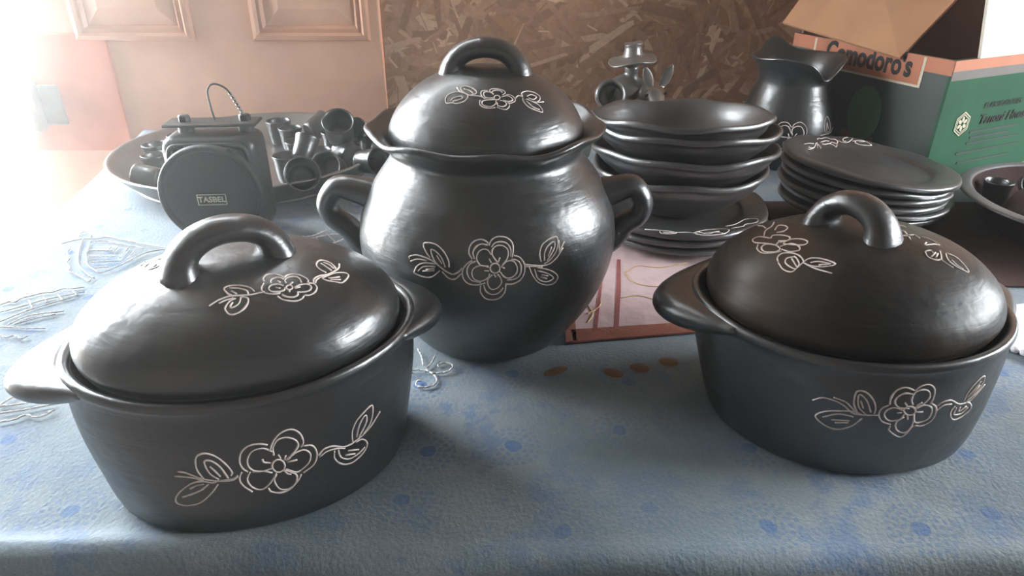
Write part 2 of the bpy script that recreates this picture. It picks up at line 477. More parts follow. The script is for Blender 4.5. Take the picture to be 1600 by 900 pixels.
# ------------------------------------------------------------------ table and cloth
YF, YB, XR = 0.372, 1.545, 1.35
def left_edge(y): return -0.600 - 0.188 * (y - 0.38)
table = thing('table', 'wooden table hidden under the blue printed cloth', 'table', (0.3, 0.95, FZ))
def tb(name, V, F): return new_obj(name, mesh_of(name, [(v[0] - 0.3, v[1] - 0.95, v[2] - FZ) for v in V], F, M['table'], False), table)
e = 0.016
yf, yb = YF + e, YB - 0.01
V = []
for z in (-0.035, -0.006):
    V += [(left_edge(yf) + e, yf, z), (XR - e, yf, z), (XR - e, yb, z), (left_edge(yb) + e, yb, z)]
tb('tabletop', V, [(3, 2, 1, 0), (4, 5, 6, 7), (0, 1, 5, 4), (1, 2, 6, 5), (2, 3, 7, 6), (3, 0, 4, 7)])
for lx, ly in ((left_edge(yf) + 0.1, yf + 0.08), (XR - 0.1, yf + 0.08), (XR - 0.1, yb - 0.08), (left_edge(yb) + 0.12, yb - 0.08)):
    tb('leg', *box_geo(lx - 0.03, lx + 0.03, ly - 0.03, ly + 0.03, FZ, -0.035))

def fold(ee, r=0.014):
    """excess length past an edge -> (outward, down)"""
    if ee <= 0: return ee, 0.0
    if ee < r * PI / 2: return r * math.sin(ee / r), r * (1 - math.cos(ee / r))
    return r, r + (ee - r * PI / 2)
V, F, UV = [], [], []
nx, ny = 230, 190
for j in range(ny + 1):
    tj = j / ny
    Yp = YF - 0.26 + (YB - YF + 0.26) * tj ** 1.15
    for i in range(nx + 1):
        ti = i / nx
        xl = left_edge(max(Yp, YF))
        Xp = (xl - 0.26) + (XR + 0.26 - xl) * ti
        ox, dx_ = fold(xl - Xp); oy, dy_ = fold(YF - Yp)
        x = xl - ox if dx_ > 0 or xl - Xp > 0 else Xp
        y = YF - oy if YF - Yp > 0 else Yp
        z = -dx_ - dy_
        # creases and ripples of the cloth
        w = 0.0012 * nz((Xp, Yp, 0), 9, 3.1) + 0.0006 * nz((Xp, Yp, 0), 30, 1.7)
        if Yp > YF and Xp > xl: z += w - 0.0014
        if YF - Yp > 0.0:
            k = min(1.0, (YF - Yp) / 0.06)
            y += k * (0.010 * math.sin(Xp * 21 + 0.8) + 0.012 * nz((Xp, 0, 0), 6, 9.0)) - 0.010 * k
        if Xp < xl:
            k = min(1.0, (xl - Xp) / 0.08)
            x -= k * (0.010 + 0.012 * math.sin(Yp * 24))
        # the puckered ridge along the front left edge
        rl = math.exp(-((Yp - (YF + 0.004 - 0.03 * max(0, -0.30 - Xp))) / 0.010) ** 2) * max(0.0, min(1.0, (-0.12 - Xp) / 0.12))
        z += 0.006 * rl
        V.append((x, y, z)); UV.append((Xp, Yp))
for j in range(ny):
    for i in range(nx):
        a = j * (nx + 1) + i
        F.append((a, a + 1, a + nx + 2, a + nx + 1))
me = mesh_of('tablecloth', V, F, M['cloth'])
uvl = me.uv_layers.new(name='cloth')
for lp in me.loops: uvl.data[lp.index].uv = UV[lp.vertex_index]
cloth = thing('tablecloth', 'worn blue tablecloth with printed rosettes and white embroidery', 'tablecloth', (0, 0, 0))
new_obj('fabric', me, cloth)

# ------------------------------------------------------------------ scratched drawings (local points, tenths of a millimetre)
DRAW = {
'cl_body': [
 [132,-1096,817,141,-1097,839,150,-1097,861,160,-1097,881,171,-1097,900,184,-1096,915,199,-1094,930,214,-1093,942,230,-1091,950,247,-1089,956,265,-1086,959,283,-1083,958,299,-1080,954,314,-1077,945,328,-1074,932,340,-1072,916,349,-1068,898,357,-1066,877,361,-1063,854,364,-1061,829,364,-1059,809,361,-1059,795,355,-1059,785,348,-1060,776,342,-1061,766],
 [149,-1091,759,150,-1092,778,150,-1093,796,151,-1094,815,155,-1095,832,162,-1096,849,172,-1095,866,183,-1094,881,195,-1093,891,209,-1092,897,224,-1090,899,239,-1088,899,254,-1086,895,268,-1083,889,282,-1080,880,296,-1078,869,306,-1075,857,315,-1073,845,321,-1071,832,325,-1069,818,326,-1068,804,324,-1067,791,319,-1067,778,312,-1067,766,302,-1068,753,290,-1069,739,274,-1071,724,259,-1073,710,246,-1074,699,238,-1075,692,232,-1075,686,227,-1076,682,222,-1076,678],
 [124,-1099,868,110,-1100,875,96,-1101,883,82,-1103,890,67,-1103,895,49,-1104,897,30,-1104,898,12,-1104,896,-6,-1104,892,-21,-1104,883,-36,-1103,870,-50,-1102,855,-61,-1101,839,-70,-1100,822,-76,-1099,803,-81,-1098,783,-84,-1097,764,-85,-1096,746,-83,-1095,728,-80,-1095,711,-76,-1094,695,-70,-1094,683,-62,-1093,672,-54,-1093,661,-47,-1092,651],
 [145,-1094,798,131,-1096,811,118,-1097,825,104,-1099,837,90,-1100,845,73,-1102,849,55,-1102,850,37,-1102,847,22,-1102,842,8,-1102,832,-4,-1101,819,-15,-1101,803,-23,-1100,787,-30,-1099,770,-34,-1098,752,-36,-1097,733,-36,-1096,716,-33,-1095,699,-27,-1095,683,-19,-1094,669,-9,-1093,656,4,-1092,646,20,-1091,638,38,-1090,632,55,-1089,629,71,-1089,629,87,-1087,632,104,-1086,635,120,-1085,638],
 [359,-1057,769,374,-1053,764,389,-1049,760,404,-1045,755,416,-1041,746,425,-1036,732,432,-1032,715,437,-1029,696,440,-1026,677,441,-1024,656,439,-1022,634,435,-1021,613,430,-1021,594,424,-1021,578,416,-1022,564,407,-1024,551,395,-1026,540,379,-1029,529,361,-1033,520,342,-1037,512,323,-1041,503],
 [233,-1075,681,248,-1073,693,263,-1071,706,278,-1070,717,293,-1067,725,310,-1065,730,327,-1062,733,344,-1057,732,359,-1053,727,371,-1049,717,382,-1045,703,390,-1042,686,395,-1039,669,396,-1037,652,393,-1036,632,387,-1035,613,380,-1036,596,370,-1037,582,357,-1039,569,343,-1041,558,329,-1044,549,317,-1046,542,304,-1048,535,291,-1051,531,277,-1054,534,261,-1058,544,244,-1062,560,227,-1067,579,210,-1071,596],
 [-87,-1092,660,-94,-1091,645,-103,-1090,630,-110,-1089,615,-113,-1088,598,-114,-1087,581,-112,-1086,563,-107,-1085,544,-100,-1084,525,-90,-1083,506,-77,-1082,487,-63,-1081,467,-50,-1080,447],
 [-32,-1092,647,-41,-1091,630,-52,-1090,613,-60,-1089,596,-64,-1088,578,-64,-1087,557,-59,-1085,534,-51,-1084,512,-42,-1083,494,-30,-1082,479,-16,-1081,465,0,-1079,456,15,-1078,452,30,-1078,454,45,-1078,462,60,-1078,475,75,-1078,488,90,-1078,505,105,-1078,526,119,-1078,547,130,-1079,564,136,-1079,575,140,-1079,584,143,-1080,590,146,-1080,598],
 [-17,-1092,643,1,-1092,640,20,-1091,637,38,-1090,634,55,-1089,629,70,-1088,622,85,-1086,613,99,-1084,603,113,-1082,594],
 [64,-1076,452,66,-1075,440,68,-1074,428,71,-1073,416,78,-1071,405,91,-1069,395,108,-1066,384,126,-1064,376,144,-1062,371,161,-1059,369,178,-1057,371,195,-1055,375,212,-1053,383,229,-1051,395,246,-1049,411,262,-1047,428,276,-1046,444,286,-1045,458,293,-1045,470,299,-1045,483,305,-1045,496],
 [141,-1078,568,133,-1078,553,125,-1077,538,118,-1077,523,115,-1076,505,117,-1074,483,122,-1071,458,130,-1068,433,139,-1066,414,152,-1063,401,168,-1060,392,185,-1057,388,201,-1055,387,217,-1053,392,232,-1051,402,246,-1049,414,257,-1048,428,265,-1048,445,271,-1049,465,274,-1050,485,273,-1052,503,268,-1054,517,258,-1057,530,247,-1060,541,236,-1063,553,227,-1066,563,217,-1068,573,208,-1070,583,199,-1072,592],
 [208,-1074,628,205,-1074,620,202,-1073,611,198,-1073,603,194,-1073,596,188,-1074,591,182,-1074,586,175,-1075,584,169,-1076,582,163,-1077,583,156,-1078,585,150,-1079,588,144,-1080,592,138,-1081,598,133,-1081,605,129,-1082,614,126,-1083,622,124,-1084,631,123,-1085,641,122,-1086,651,123,-1086,660,125,-1087,670,128,-1087,679,132,-1088,687,137,-1088,694,142,-1088,700,149,-1087,704,155,-1087,708,161,-1086,709,168,-1086,709,174,-1085,707,181,-1083,704,187,-1082,699,192,-1081,693,197,-1080,686,201,-1079,678,204,-1078,669,206,-1077,659,207,-1076,649,208,-1075,639,208,-1074,628],
 [69,-1096,747,69,-1096,739,69,-1095,731,70,-1095,723,74,-1094,716,82,-1093,709,93,-1092,704,106,-1090,699,118,-1089,693],
 [190,-1083,713,185,-1085,734,180,-1087,755],
 [213,-1078,689,221,-1078,709,229,-1079,729],
 [230,-1073,659,264,-1067,656,299,-1060,652],
 [197,-1072,585,201,-1071,575,205,-1069,564,209,-1068,555,213,-1066,546,219,-1065,540,225,-1064,536,232,-1063,532,238,-1061,528],
 [-120,-1089,622,-129,-1088,615,-138,-1087,608,-148,-1086,601,-161,-1085,597,-179,-1083,596,-200,-1081,596,-222,-1079,597,-244,-1076,600,-264,-1074,604,-284,-1071,609,-304,-1068,615,-323,-1065,621,-341,-1062,628,-357,-1059,635,-373,-1056,643,-390,-1052,652,-408,-1048,664,-428,-1045,677,-446,-1040,690,-463,-1036,699,-477,-1032,705,-489,-1029,707,-501,-1026,709,-513,-1022,711],
 [-118,-1089,634,-127,-1088,626,-136,-1087,618,-146,-1086,611,-159,-1085,606,-177,-1084,605,-198,-1082,606,-220,-1079,607,-242,-1077,608],
 [-355,-1059,620,-376,-1055,629,-397,-1050,639,-419,-1045,647,-441,-1041,655,-466,-1034,659,-491,-1027,662,-517,-1020,665,-544,-1011,666],
 [-352,-1060,635,-360,-1059,658,-368,-1058,680,-376,-1057,703,-380,-1057,725,-381,-1057,750,-379,-1058,775,-376,-1060,799,-371,-1062,819,-364,-1064,835,-356,-1066,848,-346,-1068,859,-336,-1070,866,-324,-1072,871,-312,-1075,874,-298,-1077,874,-284,-1080,871,-269,-1082,864,-252,-1084,854,-236,-1086,840,-222,-1087,825,-208,-1088,807,-196,-1089,787,-185,-1090,766,-175,-1090,745,-167,-1090,726,-160,-1089,707,-155,-1089,689,-152,-1089,674,-152,-1088,663,-156,-1088,654,-160,-1087,647,-164,-1086,639],
 [-251,-1076,616,-264,-1075,632,-278,-1074,648,-291,-1072,664,-301,-1071,682,-308,-1070,704,-314,-1070,729,-317,-1070,752,-319,-1070,772,-319,-1071,785,-317,-1071,795,-313,-1072,802,-307,-1074,806,-298,-1075,808,-287,-1077,807,-275,-1079,803,-263,-1081,795,-252,-1082,783,-241,-1083,769,-229,-1084,751,-219,-1084,730,-210,-1085,706,-203,-1085,679,-195,-1084,650,-188,-1084,621],
 [-288,-1075,747,-282,-1076,738,-277,-1077,729,-271,-1077,719,-265,-1078,707,-258,-1078,693,-251,-1078,677,-243,-1079,660,-236,-1079,644],
 [-271,-1073,596,-279,-1072,595,-287,-1070,593,-296,-1068,592,-308,-1066,593,-323,-1064,597,-340,-1061,605,-358,-1058,612,-377,-1054,614,-396,-1050,612,-415,-1045,607,-435,-1040,599,-456,-1034,588,-479,-1027,570,-504,-1019,548,-528,-1010,524,-549,-1002,502,-564,-996,481,-577,-990,462,-586,-985,444,-592,-982,427,-595,-980,412,-594,-979,399,-590,-980,388,-582,-982,379,-569,-986,372,-553,-991,367,-534,-997,365,-514,-1004,366,-493,-1010,369,-469,-1018,375,-445,-1025,385,-421,-1032,398,-397,-1039,416,-373,-1046,439,-350,-1052,464,-329,-1057,487,-311,-1062,508,-295,-1066,530,-280,-1069,552,-265,-1072,572],
 [-538,-1003,455,-520,-1010,463,-502,-1015,471,-484,-1021,479,-466,-1026,487,-448,-1032,496,-430,-1037,504,-413,-1041,513,-395,-1046,523,-379,-1050,536,-363,-1054,551,-347,-1058,566,-331,-1062,580],
 [-465,-1029,542,-453,-1033,550,-442,-1037,558,-430,-1040,565,-417,-1043,571,-404,-1046,575,-390,-1049,578,-376,-1053,580,-362,-1056,583],
 [450,-1017,623,461,-1015,634,471,-1013,646,482,-1011,656,495,-1007,663,510,-1001,665,527,-995,664,544,-988,661,562,-980,654,581,-971,642,600,-961,625,620,-950,608,638,-941,596,653,-932,589,667,-925,586,681,-917,585,697,-910,586,714,-900,588,733,-890,592,753,-879,597,772,-869,604,792,-857,611,813,-844,619,833,-832,628,851,-820,638,867,-809,649,881,-800,662,895,-791,675,907,-783,688,919,-775,699,930,-767,710,940,-760,720,950,-752,730],
 [453,-1014,602,468,-1010,609,483,-1006,617,498,-1002,623,513,-996,627,530,-990,627,547,-983,625,564,-976,620,581,-968,614,598,-960,606,614,-951,595,631,-943,584,647,-933,572],
 [568,-972,601,565,-972,582,561,-971,563,558,-970,544,559,-968,524,565,-963,503,573,-958,480,584,-951,459,597,-944,440,612,-936,424,628,-927,410,646,-917,399,664,-907,392,683,-898,389,702,-888,390,721,-877,395,740,-868,402,759,-858,412,779,-847,425,796,-837,441,809,-830,456,815,-827,471,818,-827,487,817,-829,503,814,-833,518,809,-837,533,801,-844,548,792,-852,561,781,-859,571,770,-867,576,758,-874,577,745,-881,576,732,-889,576],
 [596,-959,591,597,-956,570,598,-954,549,600,-951,529,605,-947,510,614,-941,492,627,-933,474,642,-924,459,658,-916,447,675,-907,441,694,-897,439,713,-886,440,731,-876,442,748,-867,448,765,-858,456,781,-849,465,797,-839,473],
 [640,-930,502,677,-910,484,715,-887,464],
 [667,-919,533,707,-896,510,748,-871,485],
 [710,-904,594,710,-907,620,710,-910,647,711,-912,673,714,-913,698,721,-912,721,730,-910,744,740,-906,765,753,-901,783,768,-893,798,785,-885,810,802,-875,821,818,-865,829,833,-856,837,847,-847,844,859,-839,849,870,-831,852,879,-824,852,886,-819,851,891,-814,847,894,-811,839,895,-808,823,894,-806,802,891,-806,778,887,-806,755,881,-808,733,874,-811,711,865,-815,688,854,-822,669,839,-830,653,822,-840,638,803,-851,624,785,-861,610],
 [743,-888,626,750,-887,650,756,-886,675,763,-885,699,771,-882,720,781,-879,740,793,-874,759,804,-868,774,814,-862,784,822,-857,789,830,-852,791,835,-848,788,839,-845,780,839,-843,768,838,-842,750,834,-843,730,826,-846,709,813,-851,687,796,-860,663,778,-869,638,761,-876,613],
],
'cl_lid1': [
 [237,-445,1840,235,-435,1843,233,-425,1846,232,-415,1849,234,-406,1851,238,-396,1853,243,-387,1855,251,-378,1856,259,-372,1857,271,-368,1856,284,-367,1855,298,-366,1854,310,-367,1852,322,-370,1849,334,-374,1847,344,-380,1844,353,-385,1841,360,-391,1839,365,-396,1836,370,-402,1834,374,-407,1832],
 [283,-462,1829,282,-456,1831,282,-449,1833,282,-442,1836,283,-436,1837,286,-430,1839,290,-424,1840,296,-419,1841,302,-414,1841,310,-410,1841,319,-406,1841,329,-403,1840,338,-403,1839,347,-406,1837,356,-411,1834,365,-418,1830,374,-424,1827],
 [374,-407,1832,382,-398,1833,389,-388,1834,396,-379,1836,405,-371,1836,415,-366,1835,426,-362,1834,437,-360,1832,449,-359,1830,462,-361,1827,475,-364,1823,488,-368,1820,500,-374,1815,512,-381,1810,524,-389,1805,534,-398,1800,542,-407,1795,545,-416,1791,545,-426,1788,543,-435,1785,543,-445,1783],
 [387,-461,1813,385,-453,1816,382,-445,1820,380,-437,1822,381,-429,1824,384,-421,1826,389,-414,1827,396,-406,1828,404,-400,1828,413,-395,1828,425,-391,1827,437,-388,1825,448,-388,1823,458,-390,1821,468,-393,1818,476,-398,1814,483,-404,1810,488,-413,1807,491,-424,1803,493,-436,1799,496,-446,1795],
 [543,-445,1783,553,-443,1780,564,-441,1778,574,-441,1775,583,-443,1772,590,-449,1767,596,-458,1762,600,-469,1757,602,-480,1753,600,-492,1749,596,-504,1745,590,-516,1742,584,-527,1740,575,-536,1739,565,-544,1738,555,-551,1738,545,-556,1739,536,-559,1740,527,-560,1743,518,-561,1745,509,-561,1747],
 [442,-502,1787,453,-494,1788,464,-484,1789,475,-475,1790,487,-468,1789,500,-463,1788,514,-458,1786,527,-456,1783,538,-456,1780,547,-459,1777,554,-464,1773,560,-470,1769,562,-477,1766,562,-486,1763,560,-496,1760,555,-506,1757,549,-514,1756,540,-521,1756,528,-526,1757,516,-531,1758,504,-534,1760,493,-537,1762,482,-538,1764,472,-538,1766,461,-539,1769],
 [323,-582,1777,330,-589,1773,335,-596,1769,342,-602,1765,350,-608,1761,360,-612,1757,372,-615,1753,385,-617,1750,399,-619,1747,413,-619,1743,428,-619,1740,442,-617,1737,455,-614,1736,466,-610,1735,477,-603,1736,485,-596,1737,493,-590,1738,497,-584,1740,500,-578,1742,503,-572,1744,505,-566,1746],
 [356,-568,1778,361,-573,1775,366,-578,1772,372,-582,1769,380,-585,1766,391,-587,1763,404,-588,1760,417,-588,1757,429,-587,1755,439,-583,1754,449,-578,1754,457,-572,1755,462,-566,1757,465,-560,1759,465,-553,1762,465,-546,1765,464,-539,1768],
 [236,-461,1835,232,-470,1833,228,-478,1830,224,-487,1828,221,-496,1825,220,-506,1822,219,-517,1818,220,-527,1814,223,-535,1810,228,-543,1807,235,-549,1804,244,-555,1800,254,-560,1797,267,-563,1794,282,-564,1791,297,-565,1789,310,-564,1787,321,-563,1786,329,-561,1786,338,-558,1786,346,-555,1785],
 [371,-487,1807,360,-483,1810,350,-479,1814,339,-475,1817,329,-473,1819,317,-474,1821,306,-476,1822,295,-479,1822,286,-483,1822,278,-490,1821,272,-497,1819,268,-505,1817,267,-513,1814,268,-521,1811,271,-529,1807,276,-536,1804,283,-542,1801,292,-545,1798,303,-547,1796,314,-547,1794,325,-546,1793,337,-544,1792,349,-540,1791,360,-536,1791,369,-531,1791,374,-526,1792,377,-520,1794,378,-513,1796,381,-507,1799],
 [431,-500,1790,430,-504,1790,429,-507,1789,428,-510,1788,426,-513,1787,424,-515,1787,421,-518,1786,418,-519,1786,415,-521,1786,412,-522,1786,408,-522,1787,404,-522,1788,401,-522,1788,398,-521,1790,395,-519,1791,393,-517,1792,391,-515,1793,390,-512,1795,389,-510,1796,388,-507,1797,388,-504,1798,388,-500,1799,389,-497,1801,391,-493,1802,392,-490,1802,395,-488,1803,397,-485,1803,400,-483,1803,404,-482,1803,407,-481,1803,410,-480,1802,414,-480,1802,417,-481,1801,420,-482,1800,423,-484,1799,426,-486,1797,428,-488,1796,429,-491,1795,430,-494,1793,430,-497,1792,431,-500,1790],
 [330,-441,1829,340,-449,1825,351,-457,1821],
 [415,-470,1805,426,-458,1806,438,-447,1808],
 [449,-507,1784,467,-498,1783,486,-488,1782],
 [313,-503,1811,331,-508,1806,348,-513,1802],
 [405,-524,1787,408,-534,1782,411,-543,1778],
 [241,-545,1805,230,-547,1805,220,-549,1805,209,-550,1806,198,-552,1806,187,-555,1806,176,-558,1806,163,-561,1806,149,-563,1806,131,-564,1807,111,-564,1808,91,-564,1809,72,-563,1810,53,-562,1811,36,-560,1812,18,-558,1813,2,-558,1813,-15,-560,1812,-31,-564,1810,-47,-569,1808,-61,-573,1805,-75,-579,1803,-88,-586,1799,-100,-593,1796,-110,-598,1792,-118,-603,1790,-124,-606,1788,-129,-610,1786,-135,-614,1784],
 [170,-537,1815,164,-528,1819,159,-518,1823,152,-509,1826,143,-500,1830,131,-493,1833,118,-486,1837,102,-479,1839,87,-474,1842,69,-469,1844,50,-465,1845,32,-462,1847,16,-460,1847,2,-461,1847,-10,-463,1846,-19,-466,1845,-27,-470,1844,-32,-475,1842,-35,-480,1841,-35,-487,1839,-34,-495,1836,-29,-505,1833,-21,-517,1828,-13,-529,1824,-5,-539,1821,1,-544,1819,6,-547,1818,11,-549,1817,16,-551,1816],
 [2,-481,1841,16,-485,1840,30,-488,1839,44,-491,1837,58,-495,1836,73,-501,1833,89,-507,1830,103,-514,1827,114,-522,1824,121,-530,1821,124,-539,1817,125,-548,1814,128,-556,1810],
 [16,-513,1830,33,-531,1824,51,-547,1817],
 [78,-573,1805,91,-578,1803,104,-581,1801,115,-585,1799,123,-592,1795,127,-600,1791,127,-611,1786,125,-622,1781,122,-634,1776,116,-645,1770,108,-657,1765,99,-668,1759,89,-678,1754,77,-687,1750,65,-694,1747,52,-699,1744,40,-703,1742,28,-705,1741,17,-706,1741,7,-704,1742,-2,-702,1744,-9,-696,1747,-16,-688,1751,-21,-679,1756,-25,-671,1760,-28,-665,1763,-29,-660,1766,-30,-654,1769,-28,-647,1772,-23,-637,1778,-16,-624,1784,-8,-612,1789,1,-602,1794,11,-595,1797,21,-591,1799,32,-587,1801,43,-582,1803],
 [78,-578,1803,75,-591,1798,72,-604,1792,69,-617,1786,63,-627,1781,54,-637,1777,42,-645,1774,30,-651,1771,21,-654,1769,14,-655,1769,8,-653,1770,5,-649,1772,4,-644,1774,6,-638,1777,10,-630,1781,16,-622,1785,22,-613,1789],
 [-69,-607,1791,-58,-602,1793,-48,-598,1796,-38,-593,1798,-27,-589,1800,-14,-585,1802,1,-582,1803,15,-579,1804,29,-576,1805],
 [580,-433,1776,581,-423,1779,581,-413,1782,583,-403,1784,586,-393,1786,594,-382,1787,603,-371,1787,614,-359,1786,626,-349,1785,641,-340,1783,657,-332,1779,673,-323,1776,688,-313,1772,702,-302,1770,714,-290,1768,726,-277,1766,737,-263,1764,749,-248,1762,761,-231,1760,772,-214,1759,780,-196,1758,785,-180,1758,787,-164,1759,788,-148,1761,789,-131,1762],
 [594,-435,1771,596,-427,1773,598,-419,1775,600,-410,1777,604,-401,1778,611,-390,1779,620,-379,1779,630,-367,1779,641,-358,1778,651,-349,1777,663,-342,1775,675,-336,1772,687,-329,1769],
 [682,-296,1778,670,-289,1784,657,-281,1790,645,-274,1796,636,-264,1801,628,-253,1805,622,-240,1809,618,-227,1813,616,-214,1815,617,-199,1817,620,-184,1818,625,-169,1819,630,-157,1818,636,-147,1817,644,-139,1816,652,-133,1814,662,-130,1811,674,-129,1807,688,-131,1802,703,-135,1796,715,-141,1791,726,-150,1786,736,-163,1781,744,-176,1776,750,-188,1771,754,-200,1768,756,-211,1766,757,-223,1763,758,-234,1761],
 [652,-180,1808,661,-191,1804,670,-201,1800,678,-210,1795,687,-220,1791,696,-229,1786,705,-238,1781,714,-247,1776,723,-256,1771],
 [668,-159,1805,677,-163,1802,687,-167,1798,696,-170,1794,705,-176,1790,714,-186,1786,723,-197,1781,732,-210,1776,740,-221,1770],
 [647,-368,1774,659,-357,1772,671,-346,1771,682,-335,1769,695,-324,1767,708,-310,1765,722,-297,1763,736,-283,1760,752,-271,1757,769,-261,1751,789,-251,1745,808,-243,1738,822,-240,1732,834,-241,1726,842,-245,1721,847,-254,1717,847,-268,1715,839,-291,1713,826,-321,1713,810,-348,1713,796,-368,1714,783,-377,1717,770,-380,1722,756,-380,1728,742,-381,1733,727,-383,1739,711,-386,1745,696,-387,1751,683,-386,1755,672,-384,1760,663,-381,1764,655,-377,1768,647,-373,1772],
 [693,-354,1760,735,-335,1749,778,-312,1737],
 [706,-368,1752,745,-355,1740,783,-340,1727],
],
'cl_lid2': [
 [-701,203,1789,-701,230,1784,-704,265,1777,-705,302,1768,-698,316,1767,-677,296,1780,-649,261,1797,-622,230,1811,-597,199,1823,-575,169,1833,-553,136,1842,-534,106,1849,-522,81,1854,-517,61,1856,-517,43,1856,-522,28,1856,-530,17,1854,-543,8,1851,-561,2,1847,-581,1,1842,-600,9,1837,-619,29,1831,-637,59,1824,-657,98,1816,-679,141,1805],
 [-655,111,1816,-649,127,1816,-644,146,1816,-637,161,1816,-628,162,1819,-612,146,1825,-593,118,1833,-576,90,1840,-566,71,1844,-564,58,1845,-567,50,1844,-573,42,1843,-578,34,1842],
 [-578,195,1829,-558,186,1836,-539,179,1841,-520,174,1846,-500,170,1851,-478,168,1856,-455,170,1860,-432,173,1864,-409,175,1868],
 [-491,224,1846,-477,197,1853,-464,171,1858,-452,151,1863,-441,145,1865,-432,155,1866,-424,180,1865,-417,211,1862,-410,243,1859],
],
'pot_body': [
 [-101,-1325,1454,-110,-1321,1466,-119,-1316,1478,-127,-1312,1491,-132,-1307,1505,-132,-1302,1521,-130,-1295,1538,-126,-1289,1554,-119,-1283,1569,-111,-1278,1582,-101,-1273,1593,-88,-1270,1603,-75,-1267,1610,-60,-1265,1616,-44,-1263,1619,-27,-1262,1620,-11,-1263,1619,4,-1265,1615,19,-1267,1607,32,-1270,1599,42,-1273,1591,48,-1275,1585,50,-1278,1580,51,-1280,1574,52,-1282,1569],
 [-81,-1326,1454,-86,-1321,1468,-91,-1316,1483,-95,-1312,1497,-95,-1307,1510,-92,-1303,1523,-87,-1298,1535,-79,-1294,1546,-70,-1290,1556,-60,-1287,1565,-48,-1284,1574,-35,-1281,1580,-21,-1279,1583,-7,-1279,1584,7,-1280,1581,22,-1281,1577,37,-1281,1574],
 [46,-1338,1389,28,-1339,1390,10,-1340,1389,-8,-1341,1391,-23,-1340,1395,-36,-1338,1405,-47,-1335,1419,-56,-1331,1434,-62,-1328,1449,-63,-1323,1464,-61,-1318,1479,-57,-1314,1493,-51,-1310,1506,-44,-1306,1517,-34,-1302,1526,-23,-1299,1533,-12,-1297,1538,0,-1296,1540,13,-1296,1540,26,-1296,1537,37,-1297,1533,47,-1300,1525,55,-1304,1514,63,-1307,1502,71,-1310,1490],
 [52,-1282,1569,56,-1277,1580,60,-1272,1592,64,-1266,1603,72,-1261,1613,82,-1256,1622,95,-1251,1629,109,-1247,1636,125,-1243,1639,144,-1241,1640,164,-1238,1638,185,-1237,1635,204,-1237,1629,220,-1238,1620,235,-1240,1610,248,-1243,1598,258,-1247,1585,264,-1251,1571,268,-1256,1556,270,-1262,1541,270,-1268,1525,269,-1275,1508,266,-1281,1490,261,-1287,1473,258,-1293,1455],
 [71,-1286,1555,79,-1282,1564,87,-1277,1574,95,-1272,1583,106,-1268,1589,119,-1265,1594,134,-1262,1596,150,-1260,1597,164,-1258,1595,179,-1257,1593,193,-1257,1589,207,-1257,1582,218,-1259,1574,228,-1261,1563,237,-1265,1550,243,-1269,1536,248,-1274,1522,249,-1279,1508,248,-1283,1494,246,-1288,1480,245,-1293,1465],
 [125,-1324,1420,113,-1321,1437,100,-1318,1454,89,-1314,1470,81,-1311,1485,77,-1307,1499,76,-1302,1513,77,-1297,1525,81,-1293,1536,89,-1288,1546,100,-1283,1555,112,-1279,1562,125,-1276,1566,139,-1274,1568,155,-1272,1567,170,-1271,1564,184,-1271,1558,196,-1272,1550,208,-1274,1540,217,-1277,1528,223,-1282,1515,225,-1286,1499,223,-1292,1482,219,-1298,1465,213,-1304,1449,205,-1309,1434,193,-1314,1420,181,-1319,1407,169,-1324,1393],
 [272,-1285,1473,288,-1283,1467,303,-1281,1463,318,-1279,1457,332,-1279,1448,344,-1279,1435,355,-1279,1419,365,-1280,1402,372,-1282,1384,376,-1285,1364,377,-1288,1343,376,-1292,1322,372,-1296,1301,366,-1300,1282,357,-1305,1264,346,-1309,1247,333,-1313,1232,317,-1318,1221,299,-1323,1212,280,-1328,1206,263,-1332,1202,246,-1335,1201,230,-1338,1203,214,-1341,1206,198,-1344,1208],
 [253,-1298,1441,268,-1296,1437,284,-1293,1433,299,-1291,1428,312,-1290,1420,323,-1290,1410,331,-1290,1398,338,-1292,1383,342,-1294,1367,343,-1297,1348,342,-1301,1326,339,-1305,1304,332,-1308,1285,323,-1312,1272,311,-1316,1262,297,-1321,1255,283,-1325,1249,266,-1328,1246,249,-1332,1245,231,-1335,1245,213,-1339,1245],
 [164,-1327,1383,176,-1322,1395,188,-1318,1407,200,-1313,1417,213,-1310,1424,228,-1306,1428,244,-1303,1428,259,-1300,1425,272,-1299,1419,284,-1299,1409,294,-1300,1394,302,-1302,1377,307,-1303,1361,309,-1305,1345,308,-1308,1329,304,-1312,1314,297,-1315,1300,287,-1319,1288,273,-1323,1277,257,-1328,1268,243,-1331,1264,229,-1334,1263,214,-1337,1266,201,-1338,1271,188,-1339,1279,177,-1339,1290,167,-1339,1304,158,-1339,1319,149,-1338,1334],
 [-31,-1364,1202,-32,-1365,1186,-34,-1365,1169,-35,-1365,1152,-32,-1365,1135,-26,-1365,1118,-17,-1364,1100,-6,-1363,1084,6,-1362,1071,21,-1361,1061,37,-1360,1054,54,-1358,1050,71,-1357,1048,89,-1356,1049,107,-1354,1051,125,-1353,1056,142,-1352,1065,157,-1350,1076,171,-1349,1091,183,-1347,1108,192,-1347,1125,198,-1346,1143,200,-1345,1163,201,-1345,1183,203,-1343,1203],
 [-1,-1364,1208,3,-1365,1192,6,-1365,1176,11,-1365,1160,18,-1364,1146,29,-1364,1133,42,-1363,1122,57,-1362,1113,72,-1361,1108,87,-1359,1106,103,-1358,1107,118,-1356,1111,132,-1355,1118,145,-1354,1129,156,-1352,1142,167,-1350,1157,178,-1348,1171],
